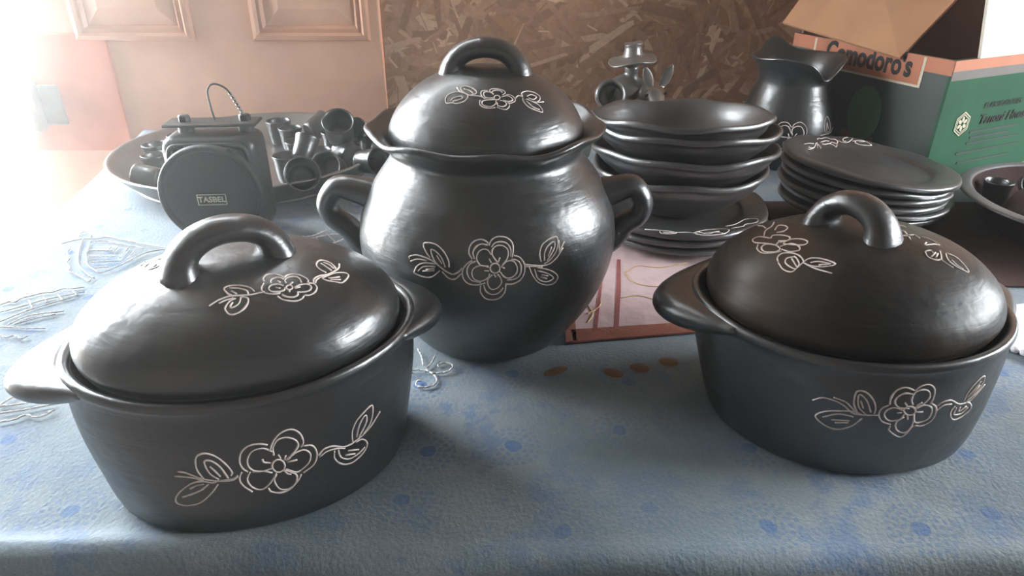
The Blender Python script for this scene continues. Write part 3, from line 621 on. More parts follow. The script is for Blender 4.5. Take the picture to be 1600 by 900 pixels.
 [80,-1350,1306,69,-1352,1297,57,-1354,1287,47,-1356,1277,40,-1357,1266,36,-1359,1252,34,-1360,1237,36,-1361,1221,39,-1362,1207,44,-1362,1193,52,-1362,1179,62,-1362,1168,73,-1361,1161,86,-1360,1159,100,-1358,1162,115,-1357,1167,128,-1355,1175,139,-1354,1186,150,-1352,1199,158,-1349,1213,163,-1348,1227,163,-1347,1242,159,-1346,1256,154,-1345,1270,148,-1345,1282,143,-1345,1291,137,-1345,1297,130,-1345,1303,124,-1344,1309],
 [-101,-1329,1439,-114,-1330,1432,-127,-1330,1426,-139,-1332,1418,-151,-1333,1408,-163,-1334,1395,-175,-1336,1380,-185,-1338,1363,-192,-1340,1346,-195,-1343,1328,-196,-1345,1309,-193,-1348,1290,-189,-1350,1273,-181,-1353,1258,-172,-1355,1244,-159,-1357,1232,-145,-1359,1222,-128,-1361,1215,-108,-1362,1210,-86,-1363,1208,-66,-1364,1208,-46,-1364,1211,-26,-1363,1216,-6,-1363,1223,14,-1362,1229],
 [-72,-1331,1435,-84,-1332,1429,-98,-1332,1423,-110,-1333,1417,-121,-1335,1409,-131,-1337,1399,-140,-1339,1386,-147,-1341,1372,-152,-1343,1358,-153,-1345,1343,-152,-1348,1327,-148,-1350,1312,-143,-1353,1297,-137,-1355,1283,-128,-1357,1271,-118,-1358,1260,-105,-1360,1250,-88,-1361,1245,-67,-1362,1241,-46,-1362,1238,-25,-1362,1235],
 [46,-1340,1379,28,-1340,1384,11,-1340,1390,-6,-1340,1394,-23,-1340,1395,-39,-1340,1393,-55,-1342,1389,-70,-1343,1383,-82,-1344,1375,-92,-1345,1366,-100,-1346,1355,-105,-1348,1342,-108,-1350,1329,-107,-1353,1314,-104,-1355,1296,-98,-1357,1280,-89,-1359,1267,-76,-1361,1258,-60,-1362,1251,-42,-1362,1246,-25,-1362,1246,-9,-1361,1250,8,-1360,1258,23,-1358,1267,35,-1356,1277,43,-1355,1286,47,-1353,1296,51,-1352,1307,55,-1350,1318],
 [149,-1332,1364,147,-1334,1357,145,-1335,1351,143,-1337,1344,140,-1338,1338,135,-1340,1333,130,-1341,1329,123,-1342,1326,117,-1343,1323,111,-1344,1322,104,-1345,1322,97,-1346,1323,91,-1346,1325,84,-1346,1328,78,-1346,1332,73,-1346,1337,68,-1345,1342,65,-1345,1348,62,-1343,1355,61,-1342,1362,60,-1341,1369,61,-1340,1376,63,-1339,1383,65,-1337,1390,69,-1335,1395,73,-1334,1400,79,-1332,1404,85,-1331,1408,91,-1330,1410,98,-1329,1411,104,-1328,1411,111,-1327,1411,118,-1327,1409,124,-1327,1406,130,-1327,1402,136,-1328,1397,140,-1328,1392,143,-1329,1386,145,-1330,1379,147,-1331,1371,149,-1332,1364],
 [51,-1321,1457,61,-1326,1438,71,-1330,1418],
 [149,-1310,1463,140,-1318,1439,130,-1324,1415],
 [6,-1348,1348,28,-1347,1346,50,-1346,1343],
 [159,-1328,1379,176,-1327,1370,193,-1326,1361],
 [94,-1348,1311,103,-1348,1296,112,-1349,1282],
 [-196,-1336,1366,-205,-1337,1356,-213,-1338,1346,-222,-1338,1337,-232,-1338,1328,-244,-1337,1320,-256,-1336,1312,-269,-1334,1306,-283,-1332,1303,-297,-1329,1304,-313,-1325,1309,-328,-1321,1316,-343,-1317,1323,-358,-1312,1331,-372,-1306,1341,-387,-1300,1351,-403,-1294,1362,-419,-1288,1374,-436,-1280,1386,-454,-1271,1398,-473,-1263,1407,-493,-1254,1415,-514,-1244,1420,-535,-1235,1425,-555,-1226,1428,-575,-1217,1431,-593,-1208,1432,-612,-1200,1433,-629,-1191,1431,-648,-1183,1426,-667,-1175,1419,-683,-1168,1411,-695,-1163,1404,-700,-1162,1398,-699,-1164,1391,-697,-1167,1385,-696,-1169,1379],
 [-203,-1344,1315,-218,-1344,1299,-234,-1343,1282,-249,-1342,1267,-264,-1341,1257,-280,-1338,1253,-295,-1335,1252,-310,-1332,1256,-325,-1328,1262,-340,-1323,1272,-354,-1318,1287,-369,-1313,1303,-384,-1307,1318],
 [-493,-1249,1434,-502,-1243,1444,-511,-1237,1454,-520,-1230,1464,-528,-1223,1476,-537,-1214,1492,-547,-1203,1511,-553,-1193,1528,-553,-1187,1542,-544,-1187,1550,-528,-1192,1556,-509,-1198,1559,-491,-1204,1560,-473,-1211,1560,-455,-1218,1558,-436,-1226,1554,-419,-1235,1547,-403,-1244,1538,-387,-1253,1527,-372,-1262,1513,-359,-1271,1499,-347,-1279,1482,-336,-1288,1463,-327,-1296,1444,-320,-1302,1426,-317,-1306,1410,-316,-1310,1396,-317,-1313,1381,-317,-1315,1367],
 [-413,-1291,1366,-424,-1285,1379,-436,-1279,1392,-448,-1272,1405,-457,-1265,1419,-465,-1258,1436,-472,-1251,1454,-478,-1244,1470,-481,-1238,1483,-483,-1234,1493,-483,-1232,1501,-481,-1231,1506,-476,-1232,1508,-467,-1235,1507,-456,-1240,1504,-443,-1246,1498,-430,-1253,1490,-417,-1260,1481,-404,-1268,1469,-391,-1276,1455,-380,-1283,1439,-372,-1290,1422,-365,-1296,1403,-358,-1303,1383,-352,-1308,1363],
 [-431,-1262,1462,-406,-1280,1426,-382,-1295,1390],
 [-404,-1300,1326,-422,-1298,1306,-441,-1294,1285,-460,-1290,1266,-479,-1285,1251,-500,-1278,1242,-521,-1270,1237,-542,-1262,1235,-564,-1254,1235,-587,-1243,1237,-611,-1232,1242,-633,-1222,1248,-648,-1213,1254,-655,-1210,1260,-655,-1209,1265,-651,-1210,1272,-647,-1211,1281,-641,-1212,1295,-634,-1214,1312,-624,-1217,1328,-611,-1220,1342,-596,-1225,1353,-578,-1231,1363,-557,-1239,1371,-536,-1246,1377,-514,-1254,1380,-491,-1263,1382,-467,-1271,1382,-443,-1279,1382],
 [-614,-1227,1284,-602,-1231,1298,-590,-1234,1313,-577,-1238,1326,-559,-1244,1337,-534,-1253,1345,-505,-1263,1349,-474,-1274,1353,-444,-1283,1356],
 [-571,-1245,1293,-513,-1267,1306,-456,-1286,1319],
 [-539,-1256,1315,-497,-1270,1327,-455,-1283,1337],
 [-686,-1179,1361,-670,-1185,1371,-655,-1191,1381,-638,-1197,1390,-620,-1205,1396,-598,-1214,1399,-574,-1225,1400,-549,-1236,1399,-525,-1246,1399],
 [377,-1282,1378,395,-1277,1374,413,-1273,1371,432,-1267,1367,452,-1261,1362,474,-1255,1357,498,-1247,1351,522,-1239,1345,543,-1231,1342,563,-1223,1341,581,-1215,1341,598,-1207,1343,615,-1199,1348,631,-1189,1356,646,-1180,1365,661,-1171,1377,676,-1160,1391,692,-1147,1408,707,-1134,1427,722,-1121,1447,738,-1105,1466],
 [377,-1285,1358,395,-1280,1356,414,-1276,1355,432,-1270,1353,452,-1263,1350,474,-1257,1346,497,-1250,1340,520,-1241,1334,544,-1233,1329],
 [528,-1231,1381,523,-1229,1399,519,-1226,1417,515,-1224,1435,514,-1220,1453,515,-1213,1472,518,-1206,1491,523,-1198,1510,531,-1189,1526,543,-1178,1539,558,-1168,1550,575,-1157,1559,592,-1146,1567,612,-1134,1573,633,-1121,1578,654,-1110,1580,669,-1102,1577,678,-1101,1569,683,-1103,1556,685,-1109,1541,685,-1115,1526,684,-1122,1509,682,-1130,1490,678,-1139,1471,670,-1149,1453,659,-1159,1434,645,-1170,1416,629,-1182,1399,614,-1193,1385,601,-1201,1374,587,-1208,1367,573,-1215,1361,559,-1223,1355],
 [558,-1218,1385,559,-1213,1406,559,-1208,1427,559,-1203,1447,562,-1197,1464,567,-1189,1479,574,-1182,1493,582,-1175,1506,592,-1167,1516,606,-1156,1525,622,-1145,1534,638,-1135,1539,649,-1130,1538,654,-1131,1529,657,-1136,1515,655,-1143,1496,649,-1152,1476,637,-1165,1455,621,-1179,1431,602,-1194,1406,584,-1207,1380],
 [593,-1195,1419,611,-1176,1460,628,-1155,1500],
 [695,-1102,1542,698,-1119,1494,702,-1133,1445],
 [748,-1079,1521,722,-1112,1475,697,-1140,1427],
 [417,-1275,1352,424,-1276,1332,431,-1277,1311,438,-1277,1290,448,-1276,1269,460,-1274,1247,473,-1271,1224,488,-1267,1202,505,-1262,1182,524,-1254,1167,546,-1246,1153,568,-1236,1143,589,-1227,1135,609,-1218,1132,629,-1208,1131,647,-1199,1134,662,-1191,1140,674,-1185,1150,683,-1180,1164,690,-1176,1180,692,-1174,1195,689,-1175,1208,682,-1179,1222,671,-1183,1235,659,-1189,1248,644,-1196,1261,626,-1203,1274,606,-1211,1286,585,-1219,1297,563,-1228,1307,540,-1237,1315,516,-1245,1323,493,-1253,1330],
 [468,-1264,1319,476,-1264,1292,483,-1265,1264,492,-1264,1238,505,-1260,1216,523,-1254,1199,545,-1246,1185,567,-1236,1176,588,-1227,1170,608,-1218,1171,627,-1209,1176,643,-1201,1185,650,-1197,1195,646,-1198,1207,633,-1204,1221,616,-1212,1237,596,-1219,1252,574,-1228,1265,548,-1238,1279,520,-1247,1291,493,-1256,1304],
 [535,-1246,1254,566,-1234,1242,597,-1220,1230],
 [525,-1251,1234,556,-1239,1219,587,-1226,1204],
],
'pot_lid': [
 [76,-597,2782,70,-590,2786,63,-584,2790,57,-577,2793,55,-570,2797,55,-563,2800,58,-556,2804,64,-550,2806,71,-546,2808,83,-542,2809,97,-540,2809,112,-539,2809,127,-539,2807,142,-540,2804,158,-543,2801,172,-547,2797,183,-552,2793,190,-557,2789,195,-564,2785,197,-570,2781,197,-577,2778,193,-584,2775,186,-591,2772,177,-598,2769,170,-606,2767],
 [90,-613,2772,86,-607,2776,81,-601,2780,77,-594,2783,76,-588,2787,78,-581,2790,84,-573,2794,91,-566,2797,100,-562,2798,111,-559,2799,124,-558,2798,137,-558,2796,148,-559,2794,155,-562,2792,160,-566,2789,165,-570,2787,169,-574,2784],
 [204,-593,2767,215,-591,2767,225,-588,2766,236,-586,2765,246,-586,2762,256,-589,2759,265,-593,2754,274,-598,2748,280,-604,2742,285,-612,2737,288,-621,2730,289,-630,2724,287,-638,2719,282,-647,2716,273,-655,2713,262,-663,2711,253,-669,2709,244,-672,2709,236,-675,2710,227,-677,2711,218,-678,2712],
 [163,-629,2755,175,-622,2757,187,-615,2759,199,-609,2760,211,-605,2760,223,-604,2758,234,-606,2754,245,-610,2749,253,-614,2745,259,-619,2740,263,-626,2735,265,-633,2730,263,-639,2726,257,-646,2724,248,-652,2722,236,-658,2721,225,-662,2721,214,-663,2723,202,-663,2726,189,-663,2729,177,-662,2732],
 [236,-685,2703,235,-692,2698,235,-699,2692,235,-706,2687,232,-713,2682,227,-720,2678,221,-727,2673,214,-734,2670,205,-739,2668,194,-742,2668,181,-742,2670,168,-742,2673,157,-742,2675,147,-740,2678,139,-738,2681,131,-736,2684,123,-733,2687],
 [149,-667,2733,160,-668,2731,172,-668,2729,182,-668,2726,191,-670,2723,198,-674,2719,203,-679,2714,207,-685,2709,208,-692,2704,206,-698,2700,200,-706,2696,193,-712,2692,184,-717,2690,173,-721,2689,160,-723,2690,146,-724,2692,136,-722,2695,130,-717,2699,127,-710,2705,125,-701,2712,122,-693,2718],
 [-29,-675,2735,-31,-685,2728,-33,-694,2721,-34,-702,2715,-32,-710,2709,-27,-719,2703,-19,-726,2697,-10,-733,2692,0,-738,2688,10,-742,2685,22,-745,2683,34,-747,2681,48,-748,2680,62,-747,2681,77,-744,2682,93,-741,2683,109,-738,2685],
 [101,-665,2739,85,-668,2739,69,-669,2739,54,-671,2738,39,-673,2738,26,-675,2736,14,-677,2735,3,-680,2733,-5,-684,2730,-10,-689,2726,-13,-695,2721,-13,-702,2716,-11,-708,2712,-7,-714,2707,0,-720,2703,10,-726,2699,20,-729,2696,32,-732,2694,47,-733,2693,62,-733,2692,75,-731,2693,86,-727,2696,97,-720,2701,106,-712,2706,112,-704,2711,115,-698,2715,116,-691,2720,115,-685,2724,115,-679,2729],
 [37,-571,2797,24,-571,2797,11,-569,2798,-2,-569,2798,-11,-571,2797,-18,-575,2794,-22,-581,2791,-24,-589,2787,-25,-598,2782,-23,-608,2776,-20,-620,2770,-15,-632,2763,-10,-641,2758,-3,-648,2754,4,-653,2751,11,-657,2748,18,-661,2745],
 [93,-604,2777,81,-599,2780,68,-594,2784,56,-588,2787,44,-585,2790,33,-584,2790,23,-584,2790,13,-586,2789,6,-590,2787,3,-597,2784,1,-606,2778,1,-616,2773,4,-625,2768,8,-633,2763,14,-642,2758,22,-649,2753,32,-653,2750,44,-655,2749,58,-654,2749,73,-652,2749,87,-651,2750],
 [149,-639,2750,148,-643,2748,147,-646,2746,146,-650,2744,144,-653,2742,141,-657,2740,138,-660,2739,134,-662,2738,131,-664,2737,127,-665,2737,123,-666,2736,119,-666,2737,115,-666,2737,111,-665,2738,108,-663,2740,104,-661,2741,102,-659,2743,100,-656,2745,98,-653,2747,97,-649,2750,97,-646,2752,97,-642,2754,98,-638,2757,99,-634,2759,101,-631,2761,104,-627,2762,107,-624,2764,111,-622,2765,114,-620,2766,118,-619,2766,122,-618,2766,126,-617,2766,130,-618,2765,134,-619,2764,137,-620,2763,141,-623,2761,143,-625,2760,145,-628,2757,147,-632,2755,148,-635,2753,149,-639,2750],
 [-3,-646,2755,-14,-642,2757,-26,-638,2759,-38,-634,2761,-51,-630,2762,-66,-628,2762,-83,-626,2762,-99,-623,2762,-114,-619,2763,-127,-612,2765,-140,-605,2767,-152,-596,2770,-164,-588,2773,-177,-580,2775,-190,-573,2777,-203,-564,2779,-215,-553,2783,-225,-538,2788,-233,-520,2795,-241,-501,2802,-250,-482,2809],
 [-150,-595,2771,-163,-584,2775,-178,-572,2779,-191,-560,2784,-201,-547,2788,-207,-533,2794,-212,-518,2800,-213,-505,2806,-210,-494,2811,-204,-489,2815,-194,-486,2818,-181,-487,2820,-168,-490,2821,-155,-495,2820,-140,-503,2819,-125,-512,2817,-111,-522,2814,-98,-534,2810,-85,-547,2804,-74,-561,2799,-67,-572,2794,-64,-581,2789,-65,-590,2784,-68,-597,2780,-73,-603,2776,-81,-606,2774,-91,-608,2772,-103,-609,2770,-114,-610,2768],
 [-181,-523,2804,-168,-530,2802,-155,-537,2801,-142,-545,2799,-131,-553,2796,-120,-563,2793,-111,-574,2788,-103,-585,2783,-94,-596,2778],
 [-142,-610,2764,-150,-600,2769,-158,-590,2773,-167,-580,2777,-179,-571,2780,-196,-563,2781,-216,-555,2781,-238,-549,2780,-257,-544,2777,-275,-542,2774,-292,-542,2769,-308,-544,2764,-321,-548,2757,-332,-554,2751,-341,-562,2743,-347,-572,2735,-351,-582,2727,-351,-595,2719,-349,-609,2710,-345,-623,2702,-337,-634,2698,-326,-640,2697,-310,-645,2700,-294,-647,2703,-280,-651,2705,-270,-656,2705,-263,-661,2703,-255,-666,2702,-244,-669,2703,-230,-671,2705,-213,-672,2709,-196,-671,2714,-182,-668,2719,-171,-663,2725,-161,-657,2732,-154,-648,2738,-148,-641,2744,-145,-634,2749,-143,-628,2753,-143,-621,2758,-142,-614,2762],
 [-302,-625,2716,-297,-619,2722,-292,-613,2728,-285,-607,2734,-275,-603,2739,-259,-602,2744,-239,-603,2749,-219,-605,2752,-205,-608,2754,-197,-613,2752,-191,-621,2749,-191,-628,2744,-197,-634,2739,-211,-637,2734,-233,-638,2728,-258,-637,2722,-281,-636,2715],
 [287,-615,2735,294,-603,2740,301,-590,2745,307,-578,2749,315,-569,2752,325,-564,2751,336,-562,2749,347,-560,2745,357,-558,2742],
 [357,-558,2742,354,-550,2749,349,-541,2755,346,-532,2761,347,-521,2765,354,-509,2769,366,-495,2771,380,-482,2772,394,-471,2772,409,-462,2770,426,-455,2766,442,-449,2761,458,-446,2756,473,-444,2749,489,-444,2741,502,-447,2733,512,-452,2726,518,-460,2719,520,-470,2712,520,-482,2705,518,-495,2700,513,-509,2696,505,-523,2692,495,-537,2689,484,-549,2688,473,-557,2690,460,-562,2694,447,-567,2698,435,-569,2703,424,-569,2708,413,-567,2714,403,-565,2720,393,-563,2726],
 [393,-540,2738,403,-528,2741,414,-513,2743,425,-500,2745,436,-491,2745,450,-485,2741,465,-483,2735,479,-483,2728,486,-487,2723,485,-496,2718,477,-511,2714,467,-527,2711,456,-538,2710,445,-543,2713,433,-545,2718,420,-546,2724,407,-547,2729],
 [357,-576,2733,358,-586,2727,358,-596,2721,359,-605,2714,364,-614,2707,373,-623,2697,385,-631,2686,398,-638,2675,413,-642,2665,427,-643,2657,443,-641,2649,459,-637,2642,476,-633,2635,495,-628,2627,516,-621,2618,533,-614,2612,544,-605,2611,544,-595,2618,536,-583,2632,525,-572,2647,513,-565,2661,499,-563,2671,483,-564,2680,465,-566,2688,449,-568,2696,433,-569,2704,417,-570,2711,401,-570,2718,385,-571,2725],
 [392,-592,2709,408,-601,2696,424,-608,2683,440,-615,2670,455,-618,2659,470,-617,2651,484,-613,2646,498,-608,2640,512,-603,2635],
 [492,-548,2685,524,-520,2682,557,-489,2678],
],
'cr_lid1': [
 [-767,191,1716,-755,215,1718,-744,241,1719,-731,266,1720,-716,288,1722,-699,305,1725,-680,318,1729,-660,330,1733,-642,347,1736,-625,370,1736,-609,398,1734,-591,429,1731,-572,464,1726],
 [-658,235,1751,-643,257,1753,-627,281,1754,-611,302,1755,-597,314,1757,-585,312,1761,-574,300,1767,-565,283,1772,-559,267,1776,-557,249,1779,-558,229,1782,-561,209,1783,-568,192,1784,-578,177,1782,-593,163,1780,-608,152,1776,-622,145,1773,-635,146,1769,-646,153,1765,-658,162,1760,-669,170,1755],
 [-679,546,1661,-680,515,1673,-678,492,1682,-676,468,1691,-676,445,1698,-678,422,1704,-682,398,1709,-687,376,1713,-690,354,1717],
 [-761,-38,1731,-774,-17,1726,-787,4,1721,-800,27,1715,-812,49,1709,-827,70,1701,-843,92,1693,-856,114,1685,-864,135,1679,-867,157,1676,-864,180,1674,-859,199,1674,-851,213,1676,-839,221,1680,-825,223,1687,-810,218,1694,-796,207,1702,-785,187,1709,-774,159,1717,-763,128,1725,-751,102,1731],
 [-746,96,1734,-738,108,1736,-730,122,1738,-721,133,1740,-711,135,1744,-697,127,1750,-680,112,1757,-663,93,1764,-650,75,1769,-639,57,1773,-630,38,1777,-623,20,1779,-622,4,1780,-627,-10,1778,-638,-22,1775,-652,-32,1771,-664,-35,1766,-677,-29,1762,-690,-18,1758,-704,-5,1753,-717,8,1748],
 [-695,-44,1755,-677,-40,1762,-659,-35,1768,-640,-31,1774,-622,-31,1779,-604,-38,1785,-586,-48,1789,-569,-60,1793,-555,-72,1796,-544,-86,1798,-536,-102,1799,-531,-118,1800,-531,-131,1799,-537,-143,1796,-548,-155,1793,-563,-163,1789,-578,-165,1784,-596,-158,1780,-616,-145,1775,-636,-130,1771,-654,-115,1766,-668,-101,1762,-679,-88,1759,-691,-75,1756,-702,-61,1753],
 [-739,-88,1738,-718,-89,1746,-697,-87,1753,-677,-87,1760,-659,-93,1766,-645,-105,1770,-632,-122,1773,-622,-141,1774,-616,-158,1774,-615,-175,1773,-617,-192,1771,-622,-207,1767,-631,-216,1763,-645,-218,1758,-664,-216,1752,-683,-210,1747,-699,-201,1742,-711,-187,1739,-722,-170,1738,-731,-150,1736,-741,-131,1734],
 [-751,-47,1735,-765,-28,1729,-780,-7,1724,-794,12,1718,-807,25,1712,-821,28,1705,-835,24,1699,-847,16,1694,-855,4,1690,-860,-12,1688,-863,-34,1686,-861,-57,1686,-856,-76,1688,-845,-94,1693,-828,-110,1699,-810,-123,1706,-795,-131,1712,-782,-135,1717,-769,-134,1723,-759,-130,1727,-751,-123,1731,-748,-112,1733,-748,-97,1733,-750,-80,1734,-750,-63,1734],
 [-856,81,1687,-865,62,1684,-875,45,1679,-884,27,1676,-888,7,1674,-889,-16,1674,-887,-40,1674,-882,-64,1676,-872,-85,1680,-857,-103,1686,-838,-119,1694,-817,-132,1702,-798,-142,1710,-784,-148,1715,-772,-150,1720,-761,-152,1724,-749,-153,1729],
 [-761,-55,1731,-752,-44,1734,-744,-33,1738,-735,-23,1741,-727,-18,1745,-718,-19,1748,-710,-24,1751,-701,-30,1754,-692,-36,1757],
 [-815,-268,1684,-813,-255,1688,-812,-241,1691,-809,-228,1694,-804,-217,1698,-796,-207,1703,-786,-198,1709,-774,-192,1714,-762,-189,1720,-748,-191,1725,-733,-197,1730,-718,-205,1735,-704,-215,1738,-691,-227,1741,-679,-241,1744,-668,-257,1745,-659,-274,1745,-653,-294,1743,-648,-316,1740,-647,-338,1736,-649,-356,1731,-658,-370,1724,-672,-381,1716,-688,-390,1708,-703,-399,1700,-718,-408,1691,-734,-417,1682,-749,-424,1674,-763,-424,1668,-776,-416,1665,-789,-403,1663,-800,-386,1663,-809,-368,1664,-814,-348,1667,-816,-325,1672,-817,-301,1677,-818,-277,1681],
 [-693,-277,1732,-708,-273,1727,-723,-268,1723,-737,-265,1718,-749,-266,1713,-759,-274,1708,-767,-286,1702,-772,-301,1697,-773,-318,1693,-768,-341,1689,-757,-368,1687,-744,-393,1685,-732,-407,1686,-720,-409,1690,-708,-402,1697,-697,-390,1705,-689,-376,1711,-685,-361,1717,-684,-342,1722,-683,-322,1727,-684,-305,1730,-685,-295,1732,-687,-287,1733,-690,-280,1733,-692,-273,1733],
 [-717,-287,1722,-717,-301,1719,-716,-314,1716,-716,-328,1713,-716,-341,1710,-716,-355,1707,-715,-368,1704,-715,-381,1701,-714,-393,1697],
 [-653,-365,1727,-639,-360,1733,-625,-354,1739,-611,-351,1745,-595,-351,1749,-577,-355,1754,-557,-363,1757,-536,-374,1760,-517,-388,1762,-495,-408,1762,-471,-433,1761,-452,-456,1759,-444,-472,1756,-453,-479,1752,-474,-481,1746,-499,-479,1741,-523,-475,1736,-546,-468,1731,-570,-458,1728,-593,-447,1724,-612,-434,1722,-626,-420,1722,-637,-405,1722,-646,-390,1723,-656,-374,1724],
 [-611,-395,1733,-596,-397,1737,-582,-398,1741,-566,-401,1745,-551,-407,1748,-530,-420,1750,-506,-436,1752,-486,-452,1752,-479,-461,1751,-489,-461,1749,-512,-456,1745,-538,-448,1740,-563,-441,1735],
 [-648,-388,1723,-637,-408,1721,-626,-428,1719,-614,-447,1717,-598,-467,1716,-577,-489,1715,-552,-511,1715,-526,-532,1715,-500,-553,1714],
],
'cr_lid2': [
 [247,75,1847,265,91,1844,284,109,1842,303,126,1839,322,137,1835,338,136,1833,353,126,1832,367,114,1831,380,103,1829,391,93,1828,401,83,1827,410,73,1826,419,63,1824],
 [245,-38,1848,256,-25,1847,268,-10,1846,281,2,1845,292,6,1844,304,-2,1843,316,-19,1841,326,-38,1840,333,-56,1838,333,-74,1838,327,-94,1838,323,-111,1837,326,-122,1836,339,-121,1834,360,-114,1832,381,-105,1829,397,-103,1827,404,-113,1825,407,-128,1823,407,-145,1822,409,-161,1821],
 [235,-56,1848,235,-79,1848,234,-102,1847,236,-122,1846,243,-136,1844,257,-143,1843,277,-144,1841,297,-144,1838,310,-149,1836,312,-162,1835,308,-179,1834,301,-197,1833,296,-214,1832],
 [449,-119,1817,466,-124,1813,483,-129,1809,499,-135,1806,513,-141,1802,525,-150,1798,535,-162,1795,543,-173,1792,549,-185,1790,555,-195,1787,560,-205,1784,561,-214,1783,558,-221,1783,549,-225,1785,535,-226,1788,518,-226,1792,498,-230,1796,469,-242,1801,435,-258,1805,405,-270,1809,389,-274,1811,389,-268,1812,401,-255,1811,418,-239,1811,433,-224,1810],
 [330,-379,1800,327,-396,1797,323,-414,1793,321,-430,1789,324,-443,1785,331,-453,1781,342,-462,1777,354,-468,1774,367,-471,1771,382,-470,1768,398,-467,1766,415,-460,1765,429,-452,1765,441,-440,1766,451,-425,1768,459,-408,1771,468,-392,1773,475,-377,1775,480,-361,1777,486,-346,1779,492,-330,1781],
 [332,-374,1801,350,-366,1800,369,-357,1799,386,-350,1798,399,-348,1796,405,-353,1794,406,-363,1792,406,-375,1789,407,-386,1786],
 [356,-437,1782,393,-405,1784,431,-369,1786],
 [391,-441,1775,420,-409,1778,450,-375,1780],
 [533,-351,1767,523,-375,1763,512,-400,1760,504,-422,1756,502,-443,1751,506,-461,1744,515,-477,1736,527,-492,1728,542,-505,1720,564,-516,1709,590,-526,1698,617,-531,1687,636,-529,1681,646,-518,1682,649,-501,1687,648,-480,1695,647,-459,1702,644,-437,1710,639,-413,1719,633,-389,1728,622,-370,1736,607,-359,1744,587,-353,1751,566,-348,1758,546,-341,1765],
 [539,-431,1744,543,-443,1740,547,-456,1735,551,-468,1730,557,-479,1725,566,-488,1719,577,-497,1713,588,-505,1706,599,-513,1700],
 [429,-452,1765,436,-462,1760,443,-472,1755,451,-482,1751,459,-492,1746,469,-500,1740,479,-509,1735,489,-517,1729,500,-526,1724],
],
'cr_body': [
 [-143,-1160,877,-147,-1161,896,-151,-1162,915,-154,-1163,933,-154,-1164,951,-151,-1165,969,-146,-1165,987,-139,-1166,1003,-130,-1167,1017,-118,-1168,1027,-103,-1169,1036,-88,-1170,1042,-71,-1171,1044,-53,-1171,1040,-34,-1170,1032,-14,-1170,1023,5,-1170,1014],
 [20,-1162,836,-1,-1162,837,-23,-1162,838,-44,-1163,840,-62,-1163,846,-78,-1163,856,-93,-1163,871,-105,-1164,887,-112,-1164,902,-115,-1164,917,-114,-1165,931,-110,-1166,945,-104,-1167,957,-95,-1168,968,-83,-1169,978,-70,-1170,985,-56,-1170,989,-41,-1170,989,-26,-1170,986,-10,-1170,982,6,-1170,978],
 [12,-1170,1008,22,-1170,1020,31,-1169,1032,42,-1169,1043,54,-1168,1051,70,-1167,1056,88,-1166,1060,107,-1165,1060,124,-1163,1056,140,-1161,1047,154,-1159,1035,167,-1158,1020,178,-1157,1003,185,-1155,983,190,-1155,960,193,-1153,937,195,-1152,917,195,-1152,901,193,-1152,888,190,-1151,875,188,-1151,862],
 [38,-1164,873,30,-1166,886,23,-1167,897,16,-1167,910,12,-1168,924,11,-1169,942,11,-1169,962,14,-1170,981,20,-1170,995,31,-1169,1005,45,-1169,1011,60,-1168,1014,75,-1167,1014,90,-1166,1013,106,-1165,1008,122,-1163,1000,134,-1161,991,144,-1160,979,151,-1159,965,156,-1158,949,158,-1157,934,155,-1157,919,149,-1157,904,140,-1158,889,130,-1158,876,117,-1159,866,101,-1159,856,86,-1160,848,70,-1160,838],
 [197,-1150,867,211,-1147,856,226,-1144,846,241,-1140,834,253,-1138,820,263,-1134,801,271,-1131,779,277,-1128,757,280,-1125,736,280,-1124,717,277,-1122,698,271,-1121,680,262,-1121,666,250,-1122,653,233,-1124,643,215,-1126,635,198,-1127,629,182,-1129,628,164,-1131,631,147,-1133,636,129,-1136,639],
 [74,-1159,825,90,-1159,835,105,-1158,845,120,-1158,853,136,-1156,857,154,-1154,854,173,-1151,848,191,-1149,839,205,-1146,828,217,-1143,815,226,-1140,799,232,-1138,781,235,-1136,764,236,-1134,746,234,-1132,726,228,-1131,708,217,-1132,694,199,-1133,683,174,-1135,674,149,-1137,670,128,-1140,674,113,-1142,689,101,-1146,713,90,-1150,741,79,-1153,766],
 [-73,-1140,651,-71,-1138,638,-71,-1136,624,-69,-1134,610,-59,-1133,595,-40,-1131,576,-12,-1129,554,17,-1126,533,41,-1125,521,57,-1124,519,70,-1124,522,80,-1125,532,90,-1126,545,98,-1128,564,105,-1131,589,112,-1134,615,119,-1136,641],
 [10,-1153,745,-2,-1152,734,-16,-1151,724,-27,-1149,712,-35,-1148,699,-36,-1146,683,-34,-1144,665,-29,-1141,647,-21,-1139,630,-12,-1137,615,-1,-1135,600,13,-1134,588,26,-1132,579,42,-1132,572,59,-1131,568,77,-1130,567,90,-1130,574,99,-1131,590,105,-1134,615,108,-1137,643,108,-1140,669,105,-1143,693,99,-1146,717,91,-1150,742,85,-1152,765],
 [-150,-1159,870,-161,-1157,863,-173,-1155,855,-184,-1153,847,-191,-1151,836,-196,-1149,822,-199,-1147,805,-198,-1145,787,-195,-1143,769,-188,-1142,751,-177,-1140,731,-164,-1139,713,-150,-1139,697,-133,-1140,687,-113,-1141,679,-93,-1141,673,-72,-1141,665],
 [-12,-1160,812,-36,-1161,822,-60,-1162,833,-81,-1161,842,-100,-1160,846,-116,-1159,844,-130,-1158,838,-142,-1156,830,-149,-1155,819,-154,-1153,806,-156,-1150,790,-155,-1149,774,-150,-1147,759,-141,-1147,744,-128,-1146,728,-112,-1145,715,-95,-1145,706,-77,-1146,704,-57,-1148,707,-37,-1149,712,-21,-1150,719,-12,-1151,729,-7,-1153,743,-3,-1154,758,1,-1156,772],
